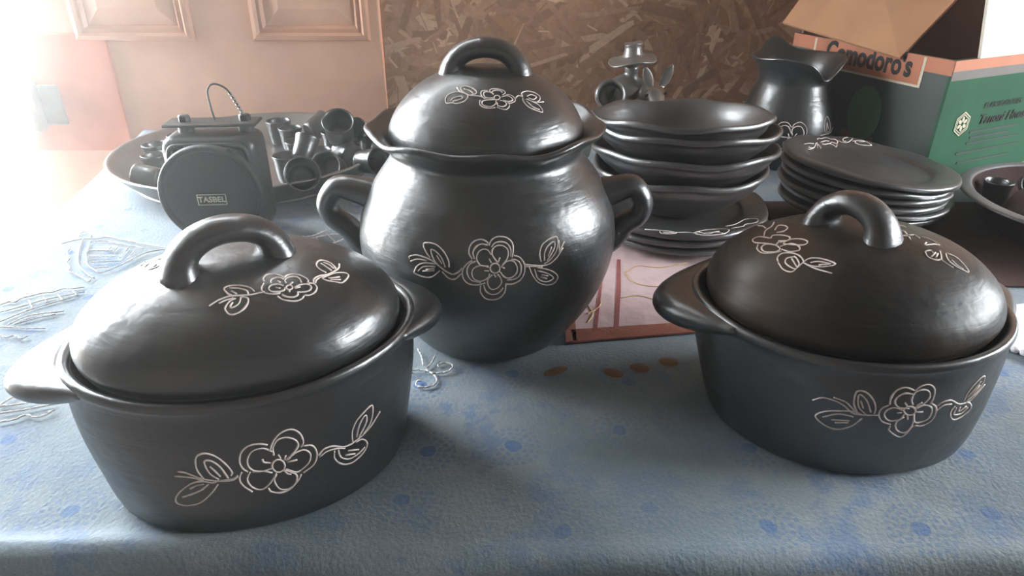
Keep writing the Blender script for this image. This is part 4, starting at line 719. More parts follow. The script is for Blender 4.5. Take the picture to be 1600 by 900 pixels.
 [84,-1156,805,85,-1156,798,85,-1155,791,85,-1154,785,83,-1154,779,80,-1154,774,75,-1153,769,70,-1153,766,64,-1153,763,57,-1154,763,49,-1154,763,41,-1155,764,33,-1155,766,25,-1156,769,17,-1156,774,10,-1157,779,3,-1157,785,-3,-1158,791,-8,-1159,798,-12,-1160,805,-15,-1160,812,-17,-1161,819,-17,-1161,826,-16,-1162,833,-15,-1162,839,-12,-1163,844,-7,-1163,848,-2,-1163,852,4,-1164,855,11,-1164,856,18,-1164,856,26,-1164,855,33,-1163,853,41,-1163,850,50,-1162,845,57,-1161,840,64,-1160,834,70,-1159,827,75,-1158,820,80,-1157,812,84,-1156,805],
 [-33,-1167,895,-17,-1165,876,-1,-1164,856],
 [109,-1161,891,91,-1161,874,74,-1161,857],
 [-64,-1157,790,-45,-1158,792,-26,-1158,793],
 [97,-1154,791,123,-1152,789,151,-1149,787],
 [31,-1154,757,39,-1152,737,48,-1149,716],
 [-198,-1142,763,-213,-1140,761,-228,-1137,760,-244,-1134,758,-260,-1130,756,-277,-1127,755,-296,-1123,754,-314,-1119,753,-330,-1114,753,-345,-1111,753,-358,-1107,753,-371,-1104,756,-386,-1101,763,-404,-1098,776,-423,-1094,793,-443,-1090,812,-463,-1086,827,-482,-1081,838,-501,-1074,847,-519,-1068,854,-538,-1061,859,-558,-1054,863,-577,-1045,865,-595,-1036,865,-613,-1027,861,-628,-1019,852,-641,-1010,840,-654,-1001,825,-666,-991,812],
 [-375,-1108,786,-395,-1105,807,-415,-1102,827,-434,-1098,846,-455,-1093,862,-477,-1087,872,-499,-1079,878,-522,-1070,883,-545,-1062,888],
 [-354,-1112,776,-367,-1111,797,-379,-1111,818,-390,-1111,839,-399,-1111,861,-405,-1112,887,-409,-1113,915,-411,-1115,941,-411,-1116,961,-409,-1117,974,-405,-1118,982,-399,-1120,987,-391,-1122,990,-380,-1125,992,-367,-1129,990,-352,-1132,986,-337,-1136,978,-320,-1139,965,-302,-1141,946,-284,-1143,925,-270,-1145,906,-259,-1146,887,-249,-1145,868,-242,-1145,850,-236,-1144,833,-233,-1144,817,-231,-1142,802,-230,-1140,788,-229,-1139,774],
 [-288,-1125,760,-306,-1124,777,-325,-1122,793,-342,-1120,810,-356,-1118,829,-367,-1118,854,-376,-1119,882,-382,-1120,908,-385,-1120,927,-386,-1121,941,-385,-1122,950,-381,-1123,955,-374,-1125,954,-363,-1127,948,-349,-1130,936,-333,-1133,920,-318,-1135,901,-303,-1136,877,-289,-1136,849,-275,-1136,820,-260,-1135,790],
 [-359,-1124,894,-341,-1125,858,-323,-1126,822],
 [-303,-1121,751,-323,-1117,758,-341,-1114,767,-361,-1110,773,-381,-1105,778,-403,-1098,777,-426,-1090,774,-449,-1082,768,-472,-1073,762,-496,-1062,755,-520,-1050,747,-544,-1039,737,-563,-1027,724,-580,-1016,709,-594,-1005,691,-605,-996,672,-608,-991,654,-602,-990,638,-589,-994,622,-572,-999,606,-555,-1004,593,-539,-1010,582,-522,-1016,573,-505,-1022,565,-487,-1028,559,-470,-1035,556,-453,-1041,555,-437,-1049,557,-419,-1056,562,-400,-1064,572,-382,-1073,587,-364,-1082,604,-347,-1089,622,-334,-1096,643,-323,-1103,667,-313,-1110,692,-303,-1116,716],
 [-563,-1014,658,-543,-1028,677,-521,-1040,696,-500,-1052,713,-479,-1063,724,-457,-1073,730,-433,-1081,730,-411,-1088,728,-394,-1093,726,-383,-1096,725,-376,-1098,723,-371,-1099,720,-365,-1100,718],
 [-502,-1040,651,-442,-1066,663,-379,-1089,673],
 [-470,-1048,625,-426,-1067,639,-382,-1084,650],
 [260,-1137,831,269,-1136,839,277,-1135,848,286,-1134,856,299,-1132,861,315,-1128,865,332,-1124,868,352,-1120,868,374,-1115,864,399,-1107,850,426,-1098,831,454,-1089,811,483,-1078,795,509,-1069,787,535,-1060,783,560,-1050,781,582,-1041,781,599,-1035,784,611,-1030,790,623,-1025,798,638,-1019,812,657,-1011,831,679,-1002,857,703,-990,882,728,-977,905],
 [278,-1130,782,289,-1129,794,300,-1128,807,311,-1126,817,325,-1124,824,341,-1120,826,359,-1116,825,378,-1111,822,398,-1106,819],
 [526,-1065,814,527,-1066,839,527,-1067,864,529,-1068,888,536,-1066,911,548,-1061,932,563,-1055,953,581,-1048,971,598,-1042,986,616,-1033,997,636,-1024,1006,654,-1016,1010,668,-1009,1008,677,-1005,998,684,-1001,981,687,-1000,961,685,-1000,941,680,-1003,922,671,-1007,900,659,-1012,879,644,-1019,860,625,-1027,844,602,-1036,831,580,-1045,817,558,-1052,803],
 [553,-1056,843,569,-1051,863,584,-1046,884,600,-1040,904,614,-1034,920,625,-1029,934,634,-1025,945,642,-1021,956,651,-1017,967],
 [595,-1039,841,623,-1029,886,654,-1015,929],
 [449,-1089,786,442,-1090,776,434,-1091,765,427,-1092,754,426,-1092,740,429,-1089,723,437,-1085,703,447,-1080,682,458,-1076,665,471,-1070,649,486,-1064,634,502,-1058,622,519,-1052,616,538,-1046,614,559,-1038,617,580,-1031,622,600,-1024,630,620,-1017,641,641,-1008,653,658,-1001,668,667,-998,683,665,-1000,700,654,-1006,719,639,-1014,737,624,-1022,753,610,-1029,764,596,-1035,773,581,-1042,780,566,-1048,787],
 [474,-1079,759,474,-1077,739,473,-1076,718,474,-1074,699,482,-1070,684,498,-1064,675,522,-1056,669,547,-1047,667,568,-1039,668,582,-1034,676,593,-1031,689,603,-1028,704,613,-1025,718],
 [515,-1065,753,516,-1063,738,517,-1062,723,519,-1060,710,525,-1058,704,536,-1054,707,552,-1049,717,571,-1042,729,589,-1036,740],
],
'jug': [
 [-202,-847,684,-236,-838,694,-269,-829,704,-301,-817,712,-334,-805,715,-368,-790,713,-404,-771,707,-437,-754,697,-460,-739,682,-475,-729,663,-483,-722,640,-484,-718,614,-480,-717,590,-468,-719,564,-449,-725,536,-426,-733,512,-400,-742,495,-371,-755,487,-338,-769,484,-305,-784,488,-277,-797,497,-256,-808,515,-240,-819,541,-226,-829,569,-210,-837,596],
 [-428,-759,702,-436,-754,737,-444,-746,772,-450,-739,806,-450,-734,838,-443,-733,870,-431,-734,900,-415,-737,928,-396,-742,948,-373,-751,961,-344,-763,968,-315,-775,969,-289,-786,965,-269,-796,953,-252,-806,934,-236,-815,912,-219,-824,891],
 [-220,-843,712,-257,-832,710,-294,-820,706,-329,-807,705,-358,-794,712,-380,-784,732,-398,-773,759,-410,-764,790,-415,-758,816,-411,-756,840,-401,-758,864,-386,-762,884,-368,-768,898,-347,-776,907,-321,-786,912,-294,-797,910,-270,-807,900,-252,-817,879,-236,-827,849,-221,-836,815,-205,-843,783],
 [-205,-830,878,-198,-828,896,-193,-826,915,-186,-824,932,-173,-824,947,-153,-824,961,-127,-826,974,-99,-828,983,-71,-831,982,-43,-835,971,-13,-841,951,14,-846,926,35,-851,898,48,-856,866,55,-861,828,58,-866,791,56,-868,761,47,-869,742,31,-870,728,12,-871,718,-5,-871,706],
 [-188,-849,756,-193,-846,781,-200,-842,806,-203,-838,830,-201,-835,852,-193,-834,870,-179,-835,886,-162,-836,900,-143,-837,908,-121,-840,913,-96,-843,913,-70,-846,909,-48,-850,898,-29,-855,877,-11,-860,848,3,-864,817,8,-867,790,4,-869,765,-9,-870,741,-27,-871,720,-46,-870,705,-67,-868,699,-91,-866,699,-116,-863,701,-140,-860,702],
 [-121,-861,646,-121,-859,635,-122,-858,624,-122,-857,613,-125,-855,604,-130,-853,595,-137,-851,587,-145,-849,580,-153,-847,575,-162,-845,572,-172,-842,571,-182,-840,571,-192,-838,573,-202,-836,577,-213,-835,582,-223,-833,589,-231,-832,597,-238,-831,606,-243,-831,616,-247,-831,626,-250,-831,637,-251,-832,648,-252,-833,660,-250,-833,671,-248,-834,681,-243,-836,690,-236,-838,698,-228,-841,704,-219,-843,709,-210,-845,712,-201,-848,714,-191,-850,713,-181,-852,712,-171,-854,708,-161,-856,703,-151,-858,696,-142,-859,688,-136,-860,679,-131,-860,668,-126,-861,657,-121,-861,646],
 [-256,-829,779,-244,-835,745,-233,-840,711],
 [-114,-860,788,-133,-859,756,-152,-858,725],
 [-316,-806,615,-278,-820,612,-239,-831,608],
 [-9,-871,728,45,-870,705,101,-865,681],
 [431,-753,786,418,-755,823,403,-758,859,392,-756,894,388,-752,928,392,-740,966,402,-723,1007,418,-704,1039,434,-689,1052,454,-681,1040,477,-675,1010,500,-670,971,519,-667,934,533,-664,897,544,-665,858,550,-666,820,546,-673,793,531,-687,779,507,-705,774,479,-725,773,454,-740,769],
 [464,-730,809,457,-728,850,450,-724,894,445,-719,930,447,-713,946,456,-711,935,470,-709,904,488,-705,865,506,-698,828],
 [214,-845,712,252,-834,720,290,-821,727,330,-806,733,371,-787,739,417,-763,742,468,-734,742,517,-700,743,559,-667,748,586,-642,763,601,-626,784,613,-611,807,629,-590,828],
],
'plate_top': [
 [-817,611,129,-785,638,128,-753,666,127,-722,690,127,-694,709,126,-670,721,125,-648,729,123,-627,736,121,-603,749,118],
 [-799,452,89,-768,486,84,-742,508,83,-716,531,82,-690,558,81,-663,591,81,-635,628,82,-609,666,83,-587,702,85,-574,726,92,-566,746,100,-561,762,109,-552,782,114,-543,795,117,-532,806,118,-522,815,118,-512,825,118],
 [-764,540,102,-705,588,88,-660,605,82],
 [-449,997,136,-437,1016,137,-424,1036,139,-411,1054,140,-398,1067,141,-385,1072,140,-371,1073,139,-357,1073,138,-343,1076,138,-330,1086,138,-317,1098,140,-303,1112,141,-288,1125,142,-269,1138,143,-249,1149,145,-229,1158,146,-212,1161,147,-199,1154,146,-189,1139,144,-179,1125,141,-166,1114,140,-149,1112,140,-128,1115,142,-108,1117,143,-93,1112,143,-82,1098,141,-75,1077,138,-70,1055,134,-72,1034,130,-80,1011,125,-93,985,120,-109,964,114,-125,952,111,-139,956,111,-154,971,114,-170,986,117,-185,990,118,-201,981,116,-215,965,113,-230,945,109,-250,917,108],
 [-421,900,118,-406,915,119,-392,929,119,-377,943,120,-362,956,121,-345,971,122,-326,988,123,-308,1002,124,-291,1012,125,-274,1018,125,-257,1020,124,-241,1020,124,-225,1020,124],
 [-411,854,108,-399,854,106,-385,857,103,-371,861,100,-354,867,99,-334,876,101,-312,887,104,-288,900,107,-264,912,108,-246,909,107,-225,911,103,-204,910,98,-187,907,93,-174,898,87,-168,875,81,-164,854,78,-157,849,77,-145,866,79,-130,898,84,-123,919,94,-120,931,106],
 [-551,664,77,-537,711,81,-527,754,87,-525,773,97,-525,782,105,-521,787,107,-513,790,105,-504,791,101,-494,789,94,-485,780,86,-484,746,81,-487,702,76,-494,652,74],
 [-37,1063,138,-31,1049,136,-26,1035,134,-18,1022,132,-6,1013,131,14,1008,131,38,1004,133,65,1006,135,92,1016,139,123,1039,145,156,1073,152,190,1113,160,217,1149,166,238,1184,171,257,1220,175],
 [179,1239,175,138,1211,171,100,1183,165,71,1157,160,53,1130,155,41,1100,150,35,1074,145,34,1056,142,40,1050,141,54,1052,142,70,1057,144,84,1060,146],
 [201,1076,154,218,1082,156,235,1089,158,253,1096,159,274,1103,161,299,1114,162,326,1126,165,354,1137,166,378,1143,167,398,1142,167,415,1137,166,430,1128,164,443,1117,163,455,1105,161,465,1090,159,474,1074,156,481,1057,154,489,1037,150,496,1015,147,499,995,143,493,979,141,476,969,139,450,964,137,420,960,136,391,958,136,363,955,135,333,954,135,304,955,135,280,960,135,261,969,137,245,981,139,232,996,142,226,1013,145,228,1030,148,235,1048,151,245,1066,154,254,1085,158],
 [311,1071,156,362,1089,159,415,1110,162],
],
'plate_low': [
 [-678,-1111,171,-629,-1126,173,-578,-1140,175,-528,-1144,174,-483,-1148,172,-443,-1149,169,-408,-1150,166,-377,-1153,163,-349,-1157,161,-319,-1165,159,-291,-1176,157,-270,-1189,157,-264,-1203,158,-277,-1217,159,-303,-1227,159,-334,-1231,157,-363,-1231,155,-390,-1228,154,-418,-1222,153,-445,-1216,153,-466,-1210,155,-477,-1204,158,-482,-1197,162,-485,-1189,167,-488,-1179,170],
 [-437,-1197,166,-372,-1206,165,-305,-1210,161],
 [-260,-1186,156,-219,-1173,151,-176,-1158,147,-137,-1149,144,-101,-1145,141,-73,-1152,141,-49,-1165,143,-28,-1179,145,-5,-1192,147],
 [-27,-1173,144,15,-1138,140,57,-1106,136,99,-1076,133,138,-1055,132,175,-1043,132,210,-1039,134,244,-1037,136,278,-1037,139,313,-1037,141,348,-1038,144,382,-1041,146,410,-1046,149,435,-1054,151,457,-1063,154,472,-1077,156,476,-1098,159,464,-1133,163,441,-1173,166,413,-1209,166,385,-1231,164,354,-1246,162,318,-1258,161,280,-1267,160,241,-1274,160,200,-1280,159,157,-1283,157,116,-1283,156,80,-1279,156,52,-1270,156,30,-1255,155,11,-1233,152,-10,-1211,149],
 [99,-1203,152,213,-1176,154,327,-1150,158],
 [62,-1138,141,81,-1171,147,99,-1205,152,118,-1232,156,142,-1245,158,170,-1237,159,203,-1214,159,236,-1188,157,266,-1177,158,291,-1185,160,312,-1203,163,334,-1222,165,357,-1234,165],
 [475,-916,132,513,-902,132,551,-890,133,589,-877,134,630,-852,135,676,-810,134,725,-759,135,772,-714,137,816,-688,142,861,-685,148,906,-694,155,945,-711,161,968,-731,165,972,-758,167,961,-793,168,941,-829,167,915,-856,166,880,-871,164,834,-880,160,788,-885,155,753,-895,153,736,-913,153,729,-935,154,721,-956,156,702,-974,156,666,-990,156,620,-1004,154,570,-1020,154,521,-1036,153],
],
'emb0': [
 [-1035,6451,-1022,6420,-1010,6391,-997,6362,-985,6330,-973,6294,-962,6253,-952,6208,-942,6161,-932,6114,-921,6069],
 [-829,6304,-834,6278,-838,6253,-842,6228,-848,6204,-854,6180,-863,6157,-873,6135,-884,6113,-895,6091,-906,6069],
 [-1090,6042,-1084,6042,-1077,6041,-1071,6041,-1063,6041,-1054,6042,-1042,6043,-1029,6044,-1015,6046,-1001,6047,-987,6047,-974,6046,-962,6044,-949,6042,-936,6038,-923,6033,-908,6026,-893,6017,-877,6007,-861,5997,-845,5988],
 [-1092,5975,-1086,5976,-1080,5976,-1074,5977,-1066,5979,-1057,5982,-1045,5988,-1030,5996,-1015,6005,-999,6015,-984,6024],
 [-904,6051,-893,6039,-882,6027,-872,6015,-860,6005,-846,5997,-829,5991,-810,5988,-790,5987,-770,5986,-752,5988,-734,5990,-717,5994,-700,5999,-685,6006,-671,6015,-659,6026,-647,6041,-637,6057,-630,6073,-625,6087,-623,6101,-624,6116,-627,6129,-633,6142,-640,6152,-650,6161,-663,6168,-678,6174,-692,6178,-706,6180,-719,6180,-733,6177,-747,6172,-759,6167,-768,6161,-774,6155,-779,6147,-781,6139,-782,6131,-780,6124,-776,6118,-768,6112,-759,6107,-750,6102,-741,6097],
 [-904,6051,-890,6038,-875,6026,-861,6014,-848,6001,-835,5988,-822,5973,-810,5956,-798,5940,-788,5924,-781,5908,-775,5893,-771,5879,-768,5866,-768,5852,-769,5838,-772,5824,-777,5809,-785,5794,-793,5781,-803,5770,-814,5761,-827,5753,-841,5747,-856,5742,-870,5740,-884,5739,-900,5740,-915,5743,-930,5748,-942,5753,-952,5759,-961,5767,-969,5776,-974,5786,-977,5795,-977,5806,-975,5818,-971,5830,-965,5840,-958,5847,-949,5849,-938,5848,-926,5845,-913,5841,-901,5838],
],
'emb1': [
 [-6539,9239,-6519,9260,-6500,9281,-6480,9303,-6460,9323,-6438,9341,-6416,9358,-6394,9374,-6371,9388,-6345,9401,-6316,9411,-6283,9417,-6245,9420,-6205,9422,-6166,9424,-6129,9428,-6097,9437,-6068,9450,-6039,9463,-6009,9471,-5973,9472,-5934,9463,-5891,9446,-5845,9426,-5799,9404,-5751,9385,-5702,9368,-5652,9351,-5601,9335,-5549,9317,-5497,9298,-5445,9277,-5393,9255,-5341,9231,-5288,9209,-5234,9188,-5179,9169,-5121,9149,-5064,9131,-5007,9116,-4953,9105,-4902,9100,-4854,9099,-4806,9101,-4758,9104,-4710,9105],
 [-6418,9499,-6429,9525,-6441,9552,-6453,9579,-6463,9603,-6468,9624,-6469,9641,-6468,9656,-6463,9668,-6455,9676,-6443,9678,-6427,9676,-6405,9669,-6381,9657,-6356,9642,-6334,9624,-6314,9601,-6294,9573,-6274,9542,-6255,9511,-6236,9481],
 [-6149,9298,-6119,9310,-6091,9324,-6062,9337,-6026,9344,-5978,9341,-5914,9327,-5838,9303,-5756,9274,-5673,9243,-5596,9214,-5525,9186,-5455,9158,-5386,9129,-5318,9100,-5250,9072],
 [-6316,9411,-6277,9309,-6238,9209,-6201,9110,-6162,9015,-6122,8926,-6079,8840,-6036,8758,-5991,8679,-5946,8606,-5900,8539,-5851,8478,-5801,8423,-5751,8372,-5702,8326,-5657,8284,-5616,8249,-5578,8220,-5542,8194,-5506,8170,-5470,8144],
 [-6127,9256,-6105,9190,-6085,9126,-6064,9061,-6040,8996,-6009,8926,-5970,8849,-5924,8765,-5875,8682,-5826,8605,-5778,8539,-5730,8487,-5682,8445,-5634,8408,-5586,8372,-5538,8334],
 [-6325,9088,-6318,9056,-6312,9023,-6306,8990,-6296,8958,-6282,8926,-6260,8894,-6232,8862,-6202,8831,-6175,8799,-6153,8768,-6140,8737,-6132,8706,-6127,8675,-6120,8645,-6107,8614,-6086,8584,-6059,8552,-6031,8522,-6004,8492,-5983,8465,-5971,8440,-5964,8417,-5958,8395,-5951,8375,-5938,8356,-5920,8340,-5897,8326,-5872,8313,-5845,8300,-5818,8284,-5789,8265,-5759,8245,-5727,8224,-5696,8201,-5664,8178,-5629,8151,-5590,8120,-5553,8089,-5522,8066,-5502,8054,-5496,8059,-5501,8075,-5512,8098,-5524,8122,-5534,8144],
 [-6028,9007,-5830,9007,-5633,9007],
 [-5921,8807,-5710,8807,-5499,8807],
 [-5793,8630,-5580,8652,-5366,8675],
 [-5648,8450,-5531,8476,-5413,8502],
 [-5778,9172,-5764,9068,-5749,8966],
 [-5672,9155,-5658,9039,-5643,8926],
 [-5500,9088,-5477,8918,-5455,8752],
 [-5370,9047,-5350,8874,-5331,8706],
 [-5539,8305,-5519,8312,-5499,8316,-5479,8321,-5458,8333,-5436,8356,-5411,8393,-5385,8441,-5357,8497,-5330,8556,-5303,8614,-5280,8676,-5260,8742,-5239,8810,-5214,8873,-5182,8926,-5142,8966,-5094,8997,-5043,9022,-4990,9045,-4939,9072],
],
'emb2': [
 [-6265,7434,-6251,7451,-6237,7470,-6224,7488,-6210,7503,-6196,7513,-6181,7513,-6166,7506,-6150,7497,-6136,7492,-6125,7494,-6118,7508,-6115,7529,-6112,7554,-6109,7579,-6101,7599,-6088,7614,-6073,7626,-6056,7637,-6037,7648,-6018,7661,-5999,7678,-5979,7696,-5959,7714,-5937,7731,-5916,7744,-5894,7751,-5870,7753,-5847,7754,-5825,7756,-5805,7763,-5789,7778,-5776,7798,-5764,7820,-5751,7840,-5734,7854,-5714,7860,-5692,7861,-5668,7859,-5642,7858,-5614,7861,-5585,7867,-5553,7876,-5520,7886,-5487,7897,-5454,7907],
 [-6150,7257,-6119,7279,-6088,7300,-6056,7322,-6024,7347,-5991,7374,-5957,7406,-5922,7443,-5886,7481,-5847,7520,-5804,7555,-5753,7590,-5694,7624,-5634,7657,-5578,7687,-5532,7712,-5498,7731,-5473,7745,-5454,7755,-5435,7765,-5414,7776],
 [-6003,7030,-5988,7058,-5973,7085,-5957,7112,-5940,7140,-5921,7171,-5901,7203,-5879,7236,-5856,7271,-5829,7307,-5796,7344,-5756,7385,-5707,7430,-5656,7475,-5607,7518,-5565,7555,-5530,7586,-5501,7612,-5475,7635,-5450,7657,-5423,7680],
 [-5984,7555,-5900,7455,-5818,7356],
 [-5852,7636,-5771,7549,-5691,7464],
 [-5707,7699,-5635,7627,-5565,7555],
 [-5585,7808,-5519,7744,-5453,7680],
 [-5932,6921,-5879,6916,-5827,6910,-5774,6904,-5720,6899,-5664,6894,-5604,6891,-5541,6889,-5478,6887,-5413,6886,-5350,6884],
 [-5866,6948,-5847,6994,-5831,7041,-5813,7088,-5788,7132,-5749,7171,-5692,7201,-5620,7225,-5541,7245,-5460,7264,-5382,7286],
 [-5798,6976,-5766,7003,-5733,7032,-5700,7060,-5666,7088,-5628,7114,-5587,7138,-5544,7161,-5498,7183,-5453,7205,-5407,7228],
 [-5813,6736,-5789,6725,-5764,6711,-5739,6699,-5717,6689,-5697,6685,-5684,6689,-5674,6700,-5666,6713,-5656,6723,-5641,6726,-5619,6717,-5592,6700,-5564,6681,-5538,6665,-5518,6659,-5505,6666,-5498,6680,-5493,6699,-5489,6719,-5483,6736],
],
'emb3': [
 [-4979,5451,-4970,5474,-4961,5499,-4952,5524,-4943,5547,-4935,5566,-4927,5582,-4920,5594,-4914,5604,-4907,5614,-4900,5625],
 [-4967,5432,-4942,5435,-4918,5437,-4893,5440,-4867,5444,-4838,5451,-4806,5460,-4771,5471,-4735,5483,-4698,5496,-4661,5508],
 [-4895,5320,-4856,5330,-4818,5340,-4780,5350,-4740,5362,-4698,5375,-4652,5392,-4603,5410,-4552,5430,-4500,5450,-4449,5470],
 [-4813,5194,-4789,5200,-4765,5206,-4741,5212,-4719,5220,-4699,5229,-4682,5243,-4669,5261,-4657,5279,-4644,5293,-4629,5302,-4612,5300,-4594,5292,-4575,5281,-4556,5271,-4538,5265,-4521,5263,-4505,5262,-4488,5264,-4473,5271,-4457,5283,-4441,5304,-4426,5333,-4411,5365,-4396,5399,-4381,5432],
],
'emb4': [
 [-3198,9489,-3152,9496,-3106,9500,-3059,9505,-3014,9516,-2968,9539,-2925,9582,-2883,9643,-2840,9708,-2794,9763,-2743,9796,-2685,9798,-2624,9780,-2559,9750,-2495,9718,-2432,9692],
 [-3078,9342,-3017,9388,-2957,9437,-2895,9485,-2833,9527,-2770,9559,-2707,9578,-2643,9585,-2579,9587,-2516,9587,-2452,9590],
 [-2915,9489,-2813,9318,-2714,9151],
 [-2782,9610,-2658,9425,-2539,9246],
 [-2585,9640,-2489,9479,-2396,9323],
 [-2765,9040,-2474,9040,-2182,9040],
 [-2741,9105,-2691,9163,-2638,9224,-2586,9285,-2536,9342,-2491,9391,-2451,9430,-2416,9460,-2384,9487,-2353,9512,-2320,9539],
 [-2934,9246,-2893,9205,-2854,9165,-2815,9125,-2773,9084,-2726,9040,-2673,8992,-2615,8942,-2555,8890,-2495,8838,-2437,8788],
],
'emb5': [
 [-4812,9489,-4818,9521,-4826,9554,-4833,9587,-4837,9616,-4833,9640,-4821,9660,-4801,9676,-4778,9687,-4753,9693,-4731,9692,-4709,9682,-4687,9664,-4665,9641,-4645,9616,-4629,9590,-4618,9563,-4609,9533,-4603,9502,-4597,9470,-4591,9440],
],
}
def scratch(parent, key, name='scratched_flower', r=0.00085, m='scratch', sub=True):
    """shallow ridges of pale clay along hand drawn lines on the surface"""
    if key not in DRAW: return
    gg = Geo()
    for s in DRAW[key]:
        pts = [Vector((s[i], s[i + 1], s[i + 2])) * 1e-4 for i in range(0, len(s), 3)]
        if len(pts) < 2: continue
        rr = [r * (0.75 + 0.5 * abs(nz(p, 180, 2.0))) for p in pts]
        gg.add(tube_geo(pts, rr, 5))
    if gg.V: new_obj(name, gg.mesh(name, M[m]), parent)

# ------------------------------------------------------------------ clay pots
def hand(seed, amp=0.0012, rimz=0.0, zr=1e9, rimr=0.0, nw=9):
    """uneven hand-built wall; rim waves above zr"""
    def w(p, t, r, z):
        k = 1.0 + amp * 20 * nz((math.cos(t) * 0.8, math.sin(t) * 0.8, z * 9), 1.6, seed)
        q = Vector((p.x * k, p.y * k, p.z))
        if z > zr:
            s = math.sin(nw * t + seed) * 0.6 + math.sin((nw * 0.5 + 1.3) // 1 * t + seed * 2.1) * 0.5
            q.z += rimz * s
            f = 1 + rimr * math.sin(nw * t + seed + 0.9)
            q.x *= f; q.y *= f
        return q
    return w

def strap(parent, p0, p1, rise, rad, name, m, squash=(1.3, 0.85), flare=1.5, lean=0.0, n=22):
    """arched strap handle between two feet"""
    p0, p1 = Vector(p0), Vector(p1)
    d = p1 - p0; side = Vector((-d.y, d.x, 0)).normalized()
    pts, rr = [], []
    for i in range(n + 1):
        t = i / n; a = PI * t
        q = p0.lerp(p1, 0.5 - 0.5 * math.cos(a) * 1.0)
        q = q + Vector((0, 0, 1)) * rise * math.sin(a) ** 0.8 + side * lean * math.sin(a)
        pts.append(q)
        rr.append(rad * (1 + (flare - 1) * (abs(2 * t - 1) ** 4)))
    V, F = tube_geo(pts, rr, 14, True, squash, up=side.cross(d).normalized() if side.cross(d).length > 0 else Vector((0, 0, 1)))
    return new_obj(name, mesh_of(name, V, F, m), parent)

def lug(parent, ang, a, b, rz, out, half, thick, m, drop=0.0):
    """broad rounded lug handle drawn out of the rim, fading into the wall on both sides"""
    V, F = [], []
    nu, nv = 40, 14
    for i in range(nu + 1):
        s = -1 + 2 * i / nu
        t = ang + half * s
        k = (0.5 + 0.5 * math.cos(PI * s)) ** 0.75
        base = Vector((a * math.cos(t), b * math.sin(t), 0)); R = base.length
        # the lug points along its axis rather than fanning out
        d = (base.normalized() * 0.45 + Vector((a * math.cos(ang), b * math.sin(ang), 0)).normalized() * 0.55).normalized()
        o = 0.001 + out * k
        th = thick * (0.25 + 0.75 * k ** 0.7)
        zc = rz + 0.0022 - th - drop * k
        for j in range(nv):
            an = -PI / 2 + PI * j / (nv - 1)
            u = (o + 0.009) * max(0.0, math.cos(an)) ** 0.75 - 0.009
            V.append(base + d * u + Vector((0, 0, zc + th * math.sin(an))))
    for i in range(nu):
        for j in range(nv - 1):
            p = i * nv + j
            F.append((p, p + nv, p + nv + 1, p + 1))
        p = i * nv
        F.append((p + nv - 1, p + 2 * nv - 1, p + nv, p))
    F.append(tuple(range(nv))); F.append(tuple(nu * nv + j for j in range(nv - 1, -1, -1)))
    me = mesh_of('side_handle', V, F, m)
    bm = bmesh.new(); bm.from_mesh(me); bmesh.ops.recalc_face_normals(bm, faces=bm.faces); bm.to_mesh(me); bm.free()
    return new_obj('side_handle', me, parent)

def casserole(key, label, loc, rotz, a, b, rz, base, bshift, m, mlid, hz, hdir, hspan, hrise, lugs, seed):
    root = thing('clay_casserole', label, 'casserole', loc, rotz, 'lidded black clay casseroles')
    bs = base
    pr = prof([(0.0, 0.0), (bs * 0.6, 0.0), (bs * 0.93, 0.0008), (bs * 1.0, 0.010), (bs + (1 - bs) * 0.40, rz * 0.33), (bs + (1 - bs) * 0.78, rz * 0.68),
               (0.985, rz * 0.93), (1.0, rz * 0.985), (0.988, rz + 0.003), (0.955, rz + 0.003), (0.93, rz - 0.002), (0.915, rz - 0.012), (0.88, rz * 0.5), (0.8, 0.03), (0.6, 0.014), (0.0, 0.012)], 5)
    hw = hand(seed, 0.0009, 0.0010, rz * 0.9, 0.004, 5)
    def w(p, t, r, z):
        q = hw(p, t, r, z)
        k = max(0.0, 1 - z / rz)
        q.x += bshift[0] * k; q.y += bshift[1] * k
        if z > rz * 0.55 and r > 0.9:      # the wall swells out to meet each lug
            kz = ((z - rz * 0.55) / (rz * 0.45)) ** 2
            for lg in lugs:
                d = math.atan2(math.sin(t - math.radians(lg[0])), math.cos(t - math.radians(lg[0])))
                f = 1 + kz * lg[6] * math.exp(-(d / 0.34) ** 2) * (1.0 if r > 0.95 else 0.25)
                q.x *= f; q.y *= f
        return q
    V, F = lathe_geo(pr, 96, a, b, w)
    body = new_obj('body', mesh_of('body', V, F, m), root)
    scratch(body, key + '_body')
    for (ang, out, width, thick, zz, drop, sw) in lugs:
        lug(root, math.radians(ang), a, b, rz + zz, out, width, thick, m, drop)
    lp = prof([(0.0, rz - 0.004), (0.80, rz - 0.004), (0.885, rz - 0.001), (0.915, rz + 0.006), (0.905, rz + 0.016), (0.85, rz + 0.028), (0.70, rz + 0.044), (0.48, rz + 0.057), (0.24, rz + 0.064), (0.0, rz + 0.066)], 5)
    V, F = lathe_geo(lp, 96, a, b, hand(seed + 4.0, 0.0009))
    lid = new_obj('lid', mesh_of('lid', V, F, mlid), root)
    for k in (1, 2, 3): scratch(lid, key + '_lid%d' % k)
    hd = math.radians(hdir)
    dx, dy = math.cos(hd) * hspan / 2, math.sin(hd) * hspan / 2
    ox, oy = hz
    strap(lid, (ox - dx, oy - dy, rz + 0.056), (ox + dx, oy + dy, rz + 0.056), hrise, 0.0115, 'lid_handle', m, (1.35, 0.9), 1.55)
    return root

